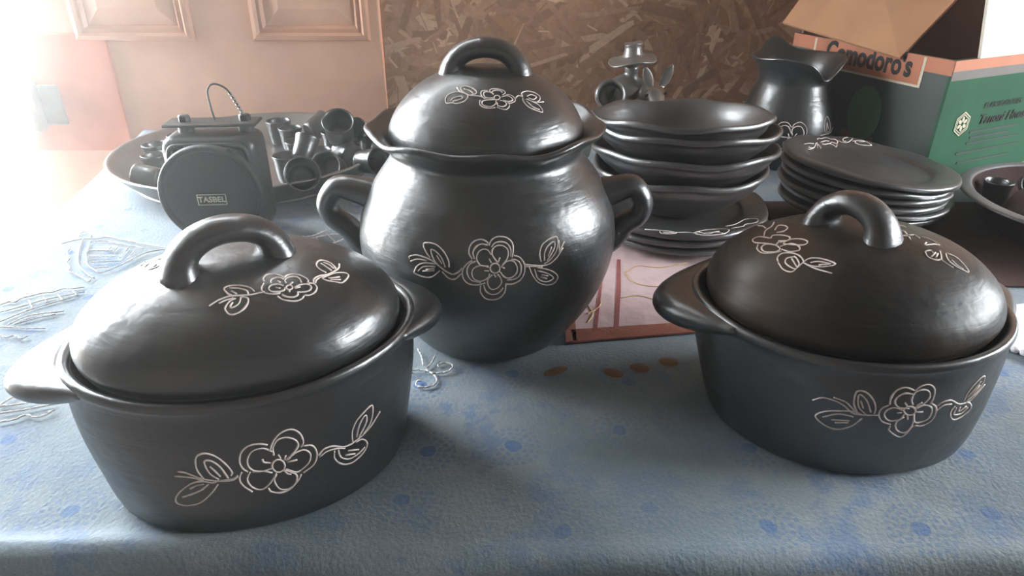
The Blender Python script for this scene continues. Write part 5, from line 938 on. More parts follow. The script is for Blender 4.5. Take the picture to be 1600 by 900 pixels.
casserole('cl', 'large oval black clay casserole nearest the camera, in front of the lantern', (-0.217, 0.490, 0), math.radians(16), 0.137, 0.112, 0.125, 0.90, (-0.004, -0.004),
          M['clay'], M['clay'], (-0.002, -0.006), 18, 0.072, 0.032,
          [(181, 0.040, 0.62, 0.0165, 0.0, 0.003, 0.0), (8, 0.026, 0.62, 0.0160, 0.0, 0.0, 0.0)], 1.3)
casserole('cr', 'oval clay casserole with brownish lid in front of the stacked plates', (0.300, 0.550, 0), math.radians(3), 0.136, 0.119, 0.120, 0.87, (0.010, -0.002),
          M['clay'], M['clay_brown'], (-0.008, 0.004), -58, 0.056, 0.030,
          [(170, 0.034, 0.64, 0.0165, 0.0, 0.0, 0.0), (14, 0.034, 0.62, 0.0160, 0.0, 0.0, 0.0)], 5.1)

# tall bellied pot
PX, PY = -0.026, 0.705
pot = thing('clay_pot', 'tall bellied black clay pot with wavy rim and two ear handles', 'pot', (PX, PY, 0), 0)
pp = prof([(0.0, 0.0), (0.06, 0.0), (0.082, 0.001), (0.092, 0.010), (0.112, 0.040), (0.130, 0.078), (0.1375, 0.112), (0.134, 0.145), (0.121, 0.175), (0.106, 0.196), (0.0985, 0.208), (0.101, 0.217), (0.112, 0.226), (0.1195, 0.2315),
           (0.1205, 0.2355), (0.116, 0.2365), (0.106, 0.229), (0.096, 0.217), (0.092, 0.208), (0.10, 0.190), (0.122, 0.155), (0.128, 0.11), (0.11, 0.045), (0.07, 0.012), (0.0, 0.010)], 5)
V, F = lathe_geo(pp, 120, 1, 1, hand(2.2, 0.0010, 0.0030, 0.222, 0.012, 9))
body = new_obj('body', mesh_of('body', V, F, M['clay']), pot)
scratch(body, 'pot_body')
lp = prof([(0.0, 0.218), (0.088, 0.218), (0.0965, 0.2215), (0.0985, 0.228), (0.0955, 0.240), (0.086, 0.256), (0.068, 0.273), (0.045, 0.285), (0.02, 0.291), (0.0, 0.292)], 5)
V, F = lathe_geo(lp, 96, 1, 1, hand(7.2, 0.0010))
lid = new_obj('lid', mesh_of('lid', V, F, M['clay']), pot)
scratch(lid, 'pot_lid', r=0.0007)
strap(lid, (-0.034, 0.002, 0.279), (0.034, -0.002, 0.279), 0.030, 0.0115, 'lid_handle', M['clay'], (1.35, 0.85), 1.4)
def ear(side, zt, zb, out):
    r0, r1 = 0.125, 0.131
    pts = spline([(side * (r0 - 0.012), 0, zt - 0.006), (side * (r0 + 0.010), -0.002, zt + 0.002), (side * (r0 + out * 0.72), -0.003, zt + 0.006), (side * (r0 + out), -0.004, zt - 0.010), (side * (r0 + out * 0.92), -0.004, zt - 0.026),
                  (side * (r1 + out * 0.45), -0.003, (zt + zb) / 2 - 0.008), (side * (r1 + 0.006), -0.002, zb + 0.004), (side * (r1 - 0.014), 0, zb - 0.006)], 5)
    n = len(pts)
    rr = [0.0125 * (1 + 0.75 * abs(2 * i / (n - 1) - 1) ** 3) for i in range(n)]
    V, F = tube_geo(pts, rr, 14, True, (1.25, 0.9), up=Vector((0, 0, 1)))
    new_obj('ear_handle', mesh_of('ear_handle', V, F, M['clay']), pot)
ear(-1, 0.162, 0.098, 0.046)
ear(1, 0.163, 0.108, 0.040)

# bowls and the plates under them
BX, BY = 0.245, 0.985
NB = ('flared black clay bowl at the top of the stack, empty and open', 'second black clay bowl from the top of the bowl stack', 'third black clay bowl from the top, widest rim of the stack', 'lowest black clay bowl, resting on the flower plate')
def bowl(z, R, hgt, label, seed, dx, dy, tilt):
    root = thing('clay_bowl', label, 'bowl', (BX + dx, BY + dy, z), 0, 'stacked clay bowls', rot=(tilt[0], tilt[1], 0))
    pr = prof([(0.0, 0.0), (0.050, 0.0), (0.062, 0.003), (0.085, hgt * 0.30), (R * 0.885, hgt * 0.66), (R * 0.955, hgt * 0.88), (R, hgt * 0.94), (R * 1.012, hgt * 0.99), (R * 1.0, hgt + 0.0035), (R * 0.965, hgt + 0.003), (R * 0.915, hgt * 0.90), (R * 0.80, hgt * 0.52), (0.07, 0.012), (0.0, 0.010)], 4)
    V, F = lathe_geo(pr, 80, 1, 1, hand(seed, 0.0007, 0.0026, hgt * 0.80, 0.012, 7))
    new_obj('body', mesh_of('body', V, F, M['clay_plate']), root)
    return root
def plate(loc, R, label, seed, tilt, group, key=None, name='clay_plate', hgt=0.016, m='clay_plate'):
    root = thing(name, label, 'plate', loc, 0, group, rot=(tilt[0], tilt[1], 0))
    pr = prof([(0.0, 0.0), (R * 0.62, 0.0), (R * 0.70, 0.0015), (R * 0.90, hgt * 0.55), (R * 0.975, hgt * 0.46), (R, hgt * 0.70), (R * 0.985, hgt * 0.97), (R * 0.93, hgt * 1.0), (R * 0.74, hgt * 0.74), (R * 0.66, hgt * 0.48), (R * 0.3, hgt * 0.42), (0.0, hgt * 0.42)], 4)
    V, F = lathe_geo(pr, 80, 1, 1, hand(seed, 0.0007, 0.0012, hgt * 0.68, 0.008, 8))
    b_ = new_obj('body', mesh_of('body', V, F, M[m]), root)
    if key: scratch(b_, key, r=0.0008)
    return root
plate((BX + 0.002, BY, 0.0045), 0.128, 'lowest plain black plate under the stack of bowls', 3.3, (0, 0), 'plates under the bowls')
plate((BX - 0.001, BY, 0.0165), 0.130, 'middle plain black plate under the stack of bowls', 4.1, (0, 0), 'plates under the bowls')
plate((BX + 0.003, BY, 0.0285), 0.132, 'black plate scratched with flowers directly under the bowls', 5.7, (0, 0), 'plates under the bowls', 'plate_low')
bowl(0.0375, 0.124, 0.062, NB[3], 1.1, 0.0, 0.0, (-0.035, 0))
bowl(0.0665, 0.131, 0.062, NB[2], 2.4, 0.004, 0.002, (-0.065, 0))
bowl(0.0945, 0.130, 0.062, NB[1], 3.7, 0.002, 0.004, (-0.075, 0.01))
bowl(0.1120, 0.126, 0.060, NB[0], 5.2, -0.002, 0.004, (-0.085, -0.01))

# the stack of plates on the right
SX, SY = 0.557, 1.062
PL = ['topmost black clay plate, scratched flower spray on its rim', 'second plate from the top of the tilted black plate stack', 'third plate from the top of the tilted black plate stack', 'fourth plate from the top of the tilted black plate stack',
      'fifth plate from the top of the tilted plate stack, shifted rightward', 'bottom plate of the tilted black plate stack beside the casserole']
zz = 0.002
for i in range(6):
    k = 5 - i
    til = (0.0, 0.010 + 0.020 * i)
    plate((SX + (0.0, 0.010, -0.004, 0.002, -0.003, 0.003)[i], SY + (0, .004, -.003, .002, 0, 0)[i], zz + 0.008), 0.122 + (0, 0.006, 0.003, 0.004, 0.005, 0.009)[i], PL[k], 1.0 + i * 1.7, til, 'tilted stack of plates', 'plate_top' if i == 5 else None, m='clay_plate')
    zz += 0.0118

# jug with a pinched spout
jx, jy = 0.520, 1.315
jug = thing('clay_jug', 'black clay jug with pinched wavy mouth beside the green box', 'jug', (jx, jy, 0), 0)
jp = prof([(0.0, 0.0), (0.05, 0.0), (0.062, 0.003), (0.078, 0.03), (0.087, 0.065), (0.083, 0.10), (0.070, 0.135), (0.064, 0.155), (0.068, 0.175), (0.080, 0.192), (0.0825, 0.1955), (0.079, 0.1965), (0.066, 0.178), (0.059, 0.155), (0.066, 0.13), (0.078, 0.10), (0.08, 0.06), (0.06, 0.012), (0.0, 0.010)], 5)
def jw(p, t, r, z):
    q = Vector(p)
    if z > 0.15:
        k = min(1.0, (z - 0.15) / 0.045) ** 1.3
        def lobe(t0, w): 
            d = math.atan2(math.sin(t - t0), math.cos(t - t0)); return math.exp(-(d / w) ** 2)
        q.z += k * (0.022 * lobe(1.75, 0.30) - 0.030 * lobe(-1.15, 0.32) + 0.006 * lobe(-2.2, 0.5) + 0.004 * lobe(0.0, 0.5))
        f = 1 + k * (0.12 * lobe(1.85, 0.3) - 0.10 * lobe(-1.15, 0.28))
        q.x *= f; q.y *= f
    return q
V, F = lathe_geo(jp, 96, 1, 1, jw)
jb = new_obj('body', mesh_of('body', V, F, M['clay']), jug)
scratch(jb, 'jug', r=0.0010)

# ------------------------------------------------------------------ figurine: seated figure in a wide hat with a jar, beside a donkey
def blob(name, parent, c, s, m, rot=(0, 0, 0), n=20, seed=0.0):
    V, F = [], []
    pr = [(math.sin(PI * i / 12), -math.cos(PI * i / 12)) for i in range(13)]
    pr[0] = (0, -1); pr[-1] = (0, 1)
    V, F = lathe_geo(pr, n, 1, 1)
    R = Matrix.Translation(c) @ Matrix.Rotation(rot[2], 4, 'Z') @ Matrix.Rotation(rot[1], 4, 'Y') @ Matrix.Rotation(rot[0], 4, 'X') @ Matrix.Diagonal((s[0], s[1], s[2], 1))
    V = [R @ v for v in V]
    V = [v * (1 + 0.04 * nz(v, 40, seed)) for v in V]
    return new_obj(name, mesh_of(name, V, F, m), parent)
fx, fy = 0.203, 1.300
fig = thing('clay_figurine', 'silvery clay figurine of a hatted rider with jar and donkey', 'figurine', (fx, fy, 0), 0)
mg = M['clay_grey']
# donkey: trunk, four legs, neck and head with a muzzle, one continuous skin
bm_pts = [((-0.055, 0.02, 0.075), .034), ((0.0, 0.012, 0.078), .036), ((0.040, 0.0, 0.082), .033), ((0.052, -0.014, 0.112), .021), ((0.056, -0.022, 0.140), .0195), ((0.055, -0.042, 0.124), .0135), ((0.055, -0.056, 0.112), .012),
          ((-0.062, 0.036, 0.045), .014), ((-0.064, 0.036, 0.010), .010), ((-0.062, 0.002, 0.045), .014), ((-0.064, 0.002, 0.010), .010),
          ((0.042, 0.018, 0.045), .013), ((0.042, 0.018, 0.010), .010), ((0.046, -0.020, 0.045), .013), ((0.046, -0.022, 0.010), .010)]
ed = [(0, 1), (1, 2), (2, 3), (3, 4), (4, 5), (5, 6), (0, 7), (7, 8), (0, 9), (9, 10), (2, 11), (11, 12), (2, 13), (13, 14)]
def skin(name, parent, pts, edges, m, root=0, sub=2):
    me = bpy.data.meshes.new(name)
    me.from_pydata([p for p, r in pts], edges, []); me.update()
    me.materials.append(m)
    o = new_obj(name, me, parent)
    md = o.modifiers.new('skin', 'SKIN'); md.use_smooth_shade = True
    for i, sv in enumerate(me.skin_vertices[0].data):
        sv.radius = (pts[i][1], pts[i][1]); sv.use_root = (i == root)
    ms = o.modifiers.new('sub', 'SUBSURF'); ms.levels = sub; ms.render_levels = sub
    return o
skin('donkey_body', fig, bm_pts, ed, mg)
def leaf_ear(base, tip, w, parent):
    b0, t0 = Vector(base), Vector(tip); d = (t0 - b0); ln = d.length; d.normalize()
    side = d.cross(Vector((0, 1, 0))).normalized(); fr = side.cross(d)
    V, F = [], []
    nu = 9
    for i in range(nu + 1):
        t = i / nu
        ww = w * (math.sin(PI * min(1, 0.12 + t * 0.86)) ** 0.7) + 0.0006
        for k in range(8):
            an = 2 * PI * k / 8
            cup = 0.35 * ww * (1 - abs(math.cos(an))) if math.sin(an) < 0 else 0
            V.append(b0 + d * ln * t + side * ww * math.cos(an) + fr * (0.0035 * math.sin(an) + cup))
    for i in range(nu):
        for k in range(8):
            F.append((i * 8 + k, i * 8 + (k + 1) % 8, i * 8 + 8 + (k + 1) % 8, i * 8 + 8 + k))
    F.append(tuple(range(8))); F.append(tuple(nu * 8 + k for k in range(8)))
    new_obj('donkey_ear', mesh_of('donkey_ear', V, F, mg), parent)
leaf_ear((0.047, -0.020, 0.150), (0.033, -0.022, 0.186), 0.0085, fig)
leaf_ear((0.066, -0.020, 0.150), (0.082, -0.022, 0.189), 0.0085, fig)
for ex in (0.040, 0.072): blob('donkey_eye', fig, (ex, -0.030, 0.140), (0.003, 0.003, 0.003), M['print_black'], n=10)
# rider: torso, arms round the jar, head, legs astride: one skin
rp = [((0.0, 0.012, 0.098), .024), ((0.006, 0.010, 0.128), .023), ((0.012, 0.008, 0.150), .020), ((0.014, 0.006, 0.166), .010), ((0.014, 0.004, 0.178), .0145), ((0.014, 0.003, 0.186), .013),
      ((-0.012, 0.004, 0.152), .011), ((-0.038, -0.004, 0.136), .010), ((-0.036, -0.026, 0.116), .009), ((0.036, 0.000, 0.146), .010), ((0.034, -0.022, 0.126), .009), ((0.012, -0.034, 0.120), .008),
      ((-0.010, -0.020, 0.090), .014), ((-0.014, -0.040, 0.060), .011), ((0.014, 0.044, 0.088), .014), ((0.010, 0.058, 0.060), .011)]
re_ = [(0, 1), (1, 2), (2, 3), (3, 4), (4, 5), (2, 6), (6, 7), (7, 8), (2, 9), (9, 10), (10, 11), (0, 12), (12, 13), (0, 14), (14, 15)]
skin('rider_body', fig, rp, re_, mg)
hp = prof([(0.0, 0.186), (0.030, 0.187), (0.0415, 0.190), (0.0425, 0.193), (0.036, 0.1955), (0.020, 0.200), (0.0165, 0.206), (0.0150, 0.217), (0.0165, 0.2215), (0.013, 0.2225), (0.0, 0.2195)], 4)
V, F = lathe_geo(hp, 40, 1, 1, lambda p, t, r, z: Vector((p.x + 0.014, p.y + 0.002, p.z + (0.005 * math.cos(t) + 0.003 * math.sin(3 * t)) * min(1, r / 0.04))))
new_obj('hat', mesh_of('hat', V, F, mg), fig)
tp = prof([(0.0, 0.0), (0.012, 0.0), (0.022, 0.010), (0.0265, 0.026), (0.025, 0.040), (0.0275, 0.046), (0.0265, 0.0485), (0.022, 0.042), (0.0215, 0.026), (0.010, 0.006), (0.0, 0.005)], 4)
V, F = lathe_geo(tp, 32)
R = Matrix.Translation((-0.016, 0.006, 0.118)) @ Matrix.Rotation(math.radians(62), 4, 'X') @ Matrix.Rotation(math.radians(-14), 4, 'Y')
new_obj('held_jar', mesh_of('held_jar', [R @ v for v in V], F, mg), fig)

# ------------------------------------------------------------------ tray of little cups
TX, TY = -0.482, 1.275
tray = thing('metal_tray', 'wide shallow aluminium tray full of small black cups behind the lantern', 'tray', (TX, TY, 0), 0)
tpn = prof([(0.0, 0.004), (0.17, 0.004), (0.196, 0.006), (0.222, 0.022), (0.240, 0.040), (0.2455, 0.0445), (0.250, 0.0445), (0.2515, 0.0425), (0.248, 0.040), (0.238, 0.028), (0.212, 0.004), (0.196, 0.001), (0.0, 0.001)], 4)
V, F = lathe_geo([(r * 0.99, z) for r, z in tpn], 96)
new_obj('pan', mesh_of('pan', V, F, M['steel']), tray)
cup_pr = prof([(0.0, 0.0), (0.013, 0.0), (0.0165, 0.0015), (0.0185, 0.012), (0.0195, 0.028), (0.0215, 0.038), (0.0205, 0.0395), (0.0185, 0.037), (0.0165, 0.026), (0.0145, 0.006), (0.0, 0.004)], 3)
cup_me = mesh_of('clay_cup', *lathe_geo(cup_pr, 28), M['clay'])
def cup(x, y, z, rx, rz, s, label, group='small black clay cups in the metal tray'):
    o = new_obj('clay_cup', cup_me, None, (x, y, z), (rx, 0, rz), label, 'cup', group)
    o.scale = (s, s, s)
r90 = math.radians
CUPS = [  # x, y, z, tilt, turn, size, label
    (-0.650, 1.340, 0.0045, 0, 2.6, 1.05, 'upright cup at the far left of the tray, behind the others'),
    (-0.664, 1.270, 0.0045, 0, 3.4, 1.10, 'upright cup left of the lantern, second from the tray rim'),
    (-0.640, 1.212, 0.0045, 0, 2.2, 1.05, 'upright cup half hidden by the left side of the lantern'),
    (-0.600, 1.140, 0.0255, r90(-86), 1.45, 1.05, 'cup lying on its side at the front left of the tray'),
    (-0.445, 1.385, 0.0045, 0, 0.9, 1.10, 'upright cup at the back of the tray right of the lantern'),
    (-0.410, 1.300, 0.0045, 0, 4.0, 1.05, 'upright cup behind the pair of open cups by the lantern'),
    (-0.395, 1.190, 0.0045, 0, 3.2, 1.20, 'upright cup touching the right side of the lantern in view'),
    (-0.352, 1.118, 0.031, r90(62), 0.35, 1.35, 'largest cup lying with its round mouth toward the viewer'),
    (-0.322, 1.290, 0.052, r90(38), 0.2, 1.35, 'cup on top of the heap, tipped to show its oval mouth'),
    (-0.308, 1.178, 0.029, r90(66), -0.15, 1.25, 'cup lying mouth forward, right of the largest open cup'),
    (-0.292, 1.245, 0.030, r90(-95), 0.5, 1.30, 'cup lying bottom forward in the middle of the heap'),
    (-0.310, 1.392, 0.0045, 0, 1.0, 1.15, 'upright cup at the back right of the tray heap'),
    (-0.375, 1.425, 0.0045, 0, 5.0, 1.05, 'upright cup at the very back edge of the tray'),
    (-0.352, 1.235, 0.0045, 0, 2.0, 1.10, 'small upright cup sunk in the middle of the heap'),
    (-0.268, 1.190, 0.040, r90(80), 1.0, 1.10, 'cup lying sideways against the front right tray rim'),
    (-0.350, 1.350, 0.0045, 0, 0.2, 1.15, 'upright cup between the top cup and the back rim'),
    (-0.276, 1.335, 0.0045, 0, 0.2, 1.15, 'upright cup near the far right wall of the tray'),
    (-0.254, 1.262, 0.046, r90(100), 1.35, 1.20, 'cup lying on the heap at the right end of the tray'),
    (-0.480, 1.425, 0.0045, 0, 1.2, 1.20, 'upright cup against the back rim behind the lantern'),
    (-0.405, 1.375, 0.040, r90(70), 2.4, 1.15, 'cup lying on others at the back of the heap'),
    (-0.330, 1.345, 0.058, r90(85), 0.9, 1.10, 'cup lying highest on the heap near the back'),
    (-0.365, 1.175, 0.050, r90(40), 2.8, 1.00, 'small cup tipped over on the front of the heap'),
    (-0.420, 1.105, 0.0255, r90(-88), 1.45, 1.05, 'cup lying behind the lantern at the front of the tray'),
]
for c in CUPS: cup(*c)

# ------------------------------------------------------------------ lantern
lx, ly = -0.424, 0.936
lan = thing('lantern', 'old black metal lantern with a round face and wire loop', 'lantern', (lx, ly, 0), math.radians(4))
me = box_mesh('housing', -0.0655, 0.0655, 0.010, 0.084, 0.004, 0.150, M['lamp_black'], 0.022, 5)
for p in me.polygons: p.use_smooth = True
new_obj('housing', me, lan)
def disc_geo(pr, n=64):
    V, F = lathe_geo(pr, n)
    R = Matrix.Rotation(math.radians(90), 4, 'X')
    return [R @ v for v in V], F
V, F = disc_geo(prof([(0.0, -0.012), (0.060, -0.012), (0.066, -0.008), (0.0705, 0.004), (0.0725, 0.012), (0.0705, 0.018), (0.066, 0.019), (0.0635, 0.0165), (0.063, 0.0145), (0.05, 0.0148), (0.0, 0.015)], 4))
V = [v + Vector((0.0, 0.008, 0.0735)) for v in V]
disc = new_obj('round_face', mesh_of('round_face', V, F, M['lamp_face']), lan)
# embossed rail round the front of the housing
pts = spline([(-0.055, 0.012, 0.115), (-0.050, 0.011, 0.136), (-0.03, 0.011, 0.140), (0.03, 0.011, 0.140), (0.050, 0.011, 0.136), (0.055, 0.012, 0.115)], 6)
new_obj('front_rail', mesh_of('front_rail', *tube_geo(pts, 0.0035, 8), M['lamp_black']), lan)
# framed nameplate
nz_, ny_ = 0.068, -0.0092
g = Geo()
for (x0, x1, z0, z1) in ((-0.020, 0.020, 0.0070, 0.0080), (-0.020, 0.020, -0.0080, -0.0070), (-0.020, -0.019, -0.008, 0.008), (0.019, 0.020, -0.008, 0.008)):
    g.add(box_geo(x0, x1, ny_, ny_ + 0.003, nz_ + z0, nz_ + z1))
npl = new_obj('nameplate', g.mesh('nameplate', M['plate_gold'], False), disc)
def text_mesh(name, txt, size, m, extrude=0.0004, bold=0.0, shear=0.0, sx=1.0):
    cu = bpy.data.curves.new(name, 'FONT'); cu.body = txt; cu.size = size; cu.align_x = 'CENTER'; cu.align_y = 'CENTER'
    cu.extrude = extrude; cu.offset = bold; cu.shear = shear; cu.resolution_u = 3
    o = bpy.data.objects.new(name, cu); col.objects.link(o)
    dg = bpy.context.evaluated_depsgraph_get()
    me = bpy.data.meshes.new_from_object(o.evaluated_get(dg))
    bpy.data.objects.remove(o); bpy.data.curves.remove(cu)
    for v in me.vertices: v.co.x *= sx
    me.materials.clear(); me.materials.append(m)
    return me
me = text_mesh('lettering', 'TASBEL', 0.0115, M['plate_gold'], 0.0008, 0.0002)
me.transform(Matrix.Translation((0, ny_ + 0.0008, nz_ - 0.0002)) @ Matrix.Rotation(PI / 2, 4, 'X'))
new_obj('lettering', me, disc)
# bracket on top with two bolts and a twisted wire loop
new_obj('bracket', box_mesh('bracket', -0.062, 0.066, 0.03, 0.072, 0.160, 0.1645, M['lamp_black'], 0.002), lan)
for bx_ in (-0.037, 0.047):
    V, F = lathe_geo([(0, 0.146), (0.011, 0.146), (0.011, 0.160), (0.0, 0.160)], 20)
    new_obj('post', mesh_of('post', [v + Vector((bx_, 0.052, 0)) for v in V], F, M['lamp_black'], False), lan)
    V, F = lathe_geo([(0, 0.1645), (0.0085, 0.1645), (0.0085, 0.172), (0.006, 0.1735), (0.0, 0.1735)], 6)
    new_obj('bolt', mesh_of('bolt', [v + Vector((bx_, 0.052, 0)) for v in V], F, M['lamp_black'], False), lan)
pts = spline([(0.006, 0.050, 0.165), (0.003, 0.050, 0.190), (0.004, 0.050, 0.208), (0.014, 0.050, 0.216), (0.028, 0.050, 0.210), (0.036, 0.050, 0.198), (0.043, 0.051, 0.180), (0.046, 0.051, 0.172)], 6)
wl = new_obj('wire_loop', mesh_of('wire_loop', *tube_geo(pts, 0.0014, 6), M['wire']), lan)
tw = []
for i in range(60):
    t = i / 59; b0 = Vector((0.033, 0.050, 0.204)).lerp(Vector((0.047, 0.051, 0.172)), t)
    tw.append(b0 + Vector((math.cos(t * 40), math.sin(t * 40), 0)) * 0.0022)
new_obj('wire_twist', mesh_of('wire_twist', *tube_geo(tw, 0.0008, 5), M['steel']), wl)

# ------------------------------------------------------------------ cardboard box
bxr = math.radians(25)
box = thing('cardboard_box', 'open green and orange printed cardboard tomato box with raised flaps', 'box', (0.712, 1.158, 0), bxr)
BW, BD, BH, BT = 0.30, 0.345, 0.216, 0.005
def bp(name, *a, parent=box, bev=0.0): return new_obj(name, box_mesh(name, *a, bev), parent)
def Rx(z0, z1, m, name, d=0.0006):   # band on the right-hand (front) face
    return bp(name, 0.0006, BW, -d, 0.0, z0, z1, M[m])
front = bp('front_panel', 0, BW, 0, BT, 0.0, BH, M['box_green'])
left = bp('side_panel', 0, BT, BT, BD, 0.0, BH, M['box_dark'])  # side face's shade is put into a darker green than the front
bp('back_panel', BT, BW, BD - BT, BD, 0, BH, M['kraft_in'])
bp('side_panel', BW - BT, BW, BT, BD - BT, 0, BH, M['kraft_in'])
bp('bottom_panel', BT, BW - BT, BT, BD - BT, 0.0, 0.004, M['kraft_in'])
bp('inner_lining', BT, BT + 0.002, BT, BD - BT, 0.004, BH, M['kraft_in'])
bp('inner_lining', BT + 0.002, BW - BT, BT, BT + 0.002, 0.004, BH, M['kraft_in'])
bp('orange_band', 0.0, BW, -0.0009, 0.0, BH - 0.017, BH, M['box_orange'], parent=front)
bp('grey_line', 0.0, BW, -0.0008, 0.0, BH - 0.032, BH - 0.017, M['box_grey'], parent=front)
bp('kraft_edge', 0.0, BW, -0.0009, 0.0, 0.0, 0.012, M['kraft'], parent=front)
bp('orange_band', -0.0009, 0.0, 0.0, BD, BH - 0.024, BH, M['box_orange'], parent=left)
# emblem: six petals inside a double hexagon
g = Geo()
cx, cz, hr = 0.062, 0.108, 0.021
def hexring(r0, r1):
    V, F = [], []
    for r in (r0, r1):
        for k in range(6):
            a = PI / 3 * k + PI / 6
            V.append((cx + r * math.cos(a) * 0.95, -0.0012, cz + r * math.sin(a)))
    for k in range(6): F.append((k, (k + 1) % 6, 6 + (k + 1) % 6, 6 + k))
    return V, F
g.add(hexring(hr, hr * 0.90)); g.add(hexring(hr * 0.80, hr * 0.72))
for k in range(6):
    a = PI / 3 * k + PI / 6
    V = []
    for j in range(12):
        t = 2 * PI * j / 12
        u = hr * (0.38 + 0.23 * math.cos(t)); w = hr * 0.15 * math.sin(t)
        V.append((cx + (u * math.cos(a) - w * math.sin(a)) * 0.95, -0.0012, cz + u * math.sin(a) + w * math.cos(a)))
    g.add((V, [tuple(range(12))]))
new_obj('hexagon_emblem', g.mesh('hexagon_emblem', M['print_cream'], False), front)
def front_text(txt, size, x, z, m, shear=0.0, bold=0.0, sx=1.0, name='lettering'):
    me = text_mesh(name, txt, size, m, 0.0002, bold, shear, sx)
    me.transform(Matrix.Translation((x, -0.0012, z)) @ Matrix.Rotation(PI / 2, 4, 'X'))
    new_obj(name, me, front)
front_text('ELABORADORES', 0.0135, 0.158, 0.134, M['print_black'], 0.25, 0.0001)
front_text("Tanoni Hnos", 0.024, 0.168, 0.110, M['print_black'], 0.2, 0.0004)
for i, (z, x0, x1) in enumerate(((0.088, 0.09, 0.22), (0.078, 0.095, 0.20), (0.068, 0.09, 0.23), (0.052, 0.07, 0.24), (0.034, 0.08, 0.22))):
    bp('small_print', x0, x1, -0.0010, 0.0, z, z + 0.004, M['box_dark'], parent=front)
# left face: name on an orange ribbon, bottle and tomato pictures
me = text_mesh('lettering', "Comodoro's", 0.050, M['print_black'], 0.0002, 0.0016, 0.0, 0.72)
me.transform(Matrix.Translation((-0.0020, 0.165, BH - 0.022)) @ Matrix.Rotation(-PI / 2, 4, 'Z') @ Matrix.Rotation(PI / 2, 4, 'X'))
new_obj('lettering', me, left)
rb = bp('name_ribbon', -0.0014, 0.0, 0.055, 0.285, BH - 0.048, BH - 0.002, M['box_orange'], parent=left)
bp('ribbon_line', -0.0012, 0.0, 0.050, 0.290, BH - 0.052, BH - 0.002, M['print_cream'], parent=left)
def side_ellipse(name, y, z, ry, rz_, m):
    V = [(-0.0012, y + ry * math.cos(2 * PI * k / 32), z + rz_ * math.sin(2 * PI * k / 32)) for k in range(32)]
    V += [(0.0, v[1], v[2]) for v in V]
    F = [tuple(range(32))] + [(k, (k + 1) % 32, 32 + (k + 1) % 32, 32 + k) for k in range(32)]
    new_obj(name, mesh_of(name, V, F, m, False), left)
side_ellipse('printed_bottle', 0.145, 0.100, 0.036, 0.050, M['print_green'])
bp('printed_basket', -0.0011, 0.0, 0.115, 0.185, 0.02, 0.062, M['print_brown'], parent=left)
side_ellipse('printed_leaf', 0.250, 0.085, 0.009, 0.042, M['print_brown'])
# flaps
def flap(name, pts, m, m2, th=0.005, label=None, hinge=None):
    """thick card quad from four corner points (box coordinates), second face of raw card"""
    P = [Vector(p) for p in pts]
    nrm = (P[1] - P[0]).cross(P[3] - P[0]).normalized() * th
    me = bpy.data.meshes.new(name)
    V = [tuple(p) for p in P] + [tuple(p + nrm) for p in P]
    F = [(0, 1, 2, 3), (7, 6, 5, 4), (0, 4, 5, 1), (1, 5, 6, 2), (2, 6, 7, 3), (3, 7, 4, 0)]
    me.from_pydata(V, [], F); me.materials.append(m); me.materials.append(m2)
    for i, p in enumerate(me.polygons): p.material_index = 0 if i == 0 else 1
    bm = bmesh.new(); bm.from_mesh(me); bmesh.ops.recalc_face_normals(bm, faces=bm.faces); bm.to_mesh(me); bm.free()
    return new_obj(name, me, box, label=label)
flap('flap', [(0.055, 0.002, BH), (0.30, 0.002, BH), (0.30, 0.020, BH + 0.18), (0.035, 0.020, BH + 0.18)], M['kraft'], M['white_card'], label='white faced front flap standing upright')
flap('flap', [(0.010, BD - 0.006, BH), (BW, BD - 0.006, BH), (BW, BD - 0.020, BH + 0.17), (0.030, BD - 0.020, BH + 0.17)], M['kraft_in'], M['kraft_in'], label='added dark card back flap hiding the bright wall')  # back flap added as a dark sheet over the bright wall
flap('flap', [(BW - 0.006, 0.03, BH), (BW - 0.006, BD - 0.01, BH), (BW - 0.001, BD - 0.03, BH + 0.17), (BW - 0.001, 0.05, BH + 0.17)], M['kraft_in'], M['kraft_in'], label='added dark card end flap closing the bright gap')  # end flap added too, so the gap between flaps reads dark
FLAP_SIDE = [(-0.012, 0.092, BH - 0.008), (-0.018, 0.365, BH + 0.018), (0.125, 0.352, BH + 0.21), (0.155, 0.070, BH + 0.165)]
flap('flap', FLAP_SIDE, M['kraft'], M['kraft'], label='brown side flap bent inward above the printed name')

# ------------------------------------------------------------------ basin on the right, napkin, mats
bas = thing('enamel_basin', 'dark basin with pale rim holding clay pieces, cut off at the right', 'basin', (0.868, 0.965, 0.004), 0)
V, F = lathe_geo(prof([(0.0, 0.0), (0.12, 0.0), (0.14, 0.004), (0.165, 0.034), (0.170, 0.044), (0.172, 0.047), (0.166, 0.047), (0.158, 0.036), (0.134, 0.008), (0.0, 0.006)], 4), 80)
new_obj('bowl_wall', mesh_of('bowl_wall', V, F, M['enamel']), bas)
V, F = lathe_geo(prof([(0.1655, 0.0465), (0.170, 0.0495), (0.182, 0.0485), (0.1855, 0.046), (0.182, 0.0440), (0.170, 0.0450), (0.1655, 0.0465)], 4), 80)
new_obj('rim', mesh_of('rim', V, F, M['steel_rim']), bas)
for i, (x, y, rx, rz_, s, lab) in enumerate([(0.772, 1.055, 0, 0.4, 1.0, 'upright cup at the back left of the dark basin'),
                                              (0.838, 1.078, r90(70), -0.4, 0.95, 'cup lying at the back of the dark basin, behind the overturned bowl')]):
    cup(x, y, 0.012 if rx == 0 else 0.037, rx, rz_, s, lab, 'clay cups in the dark basin')

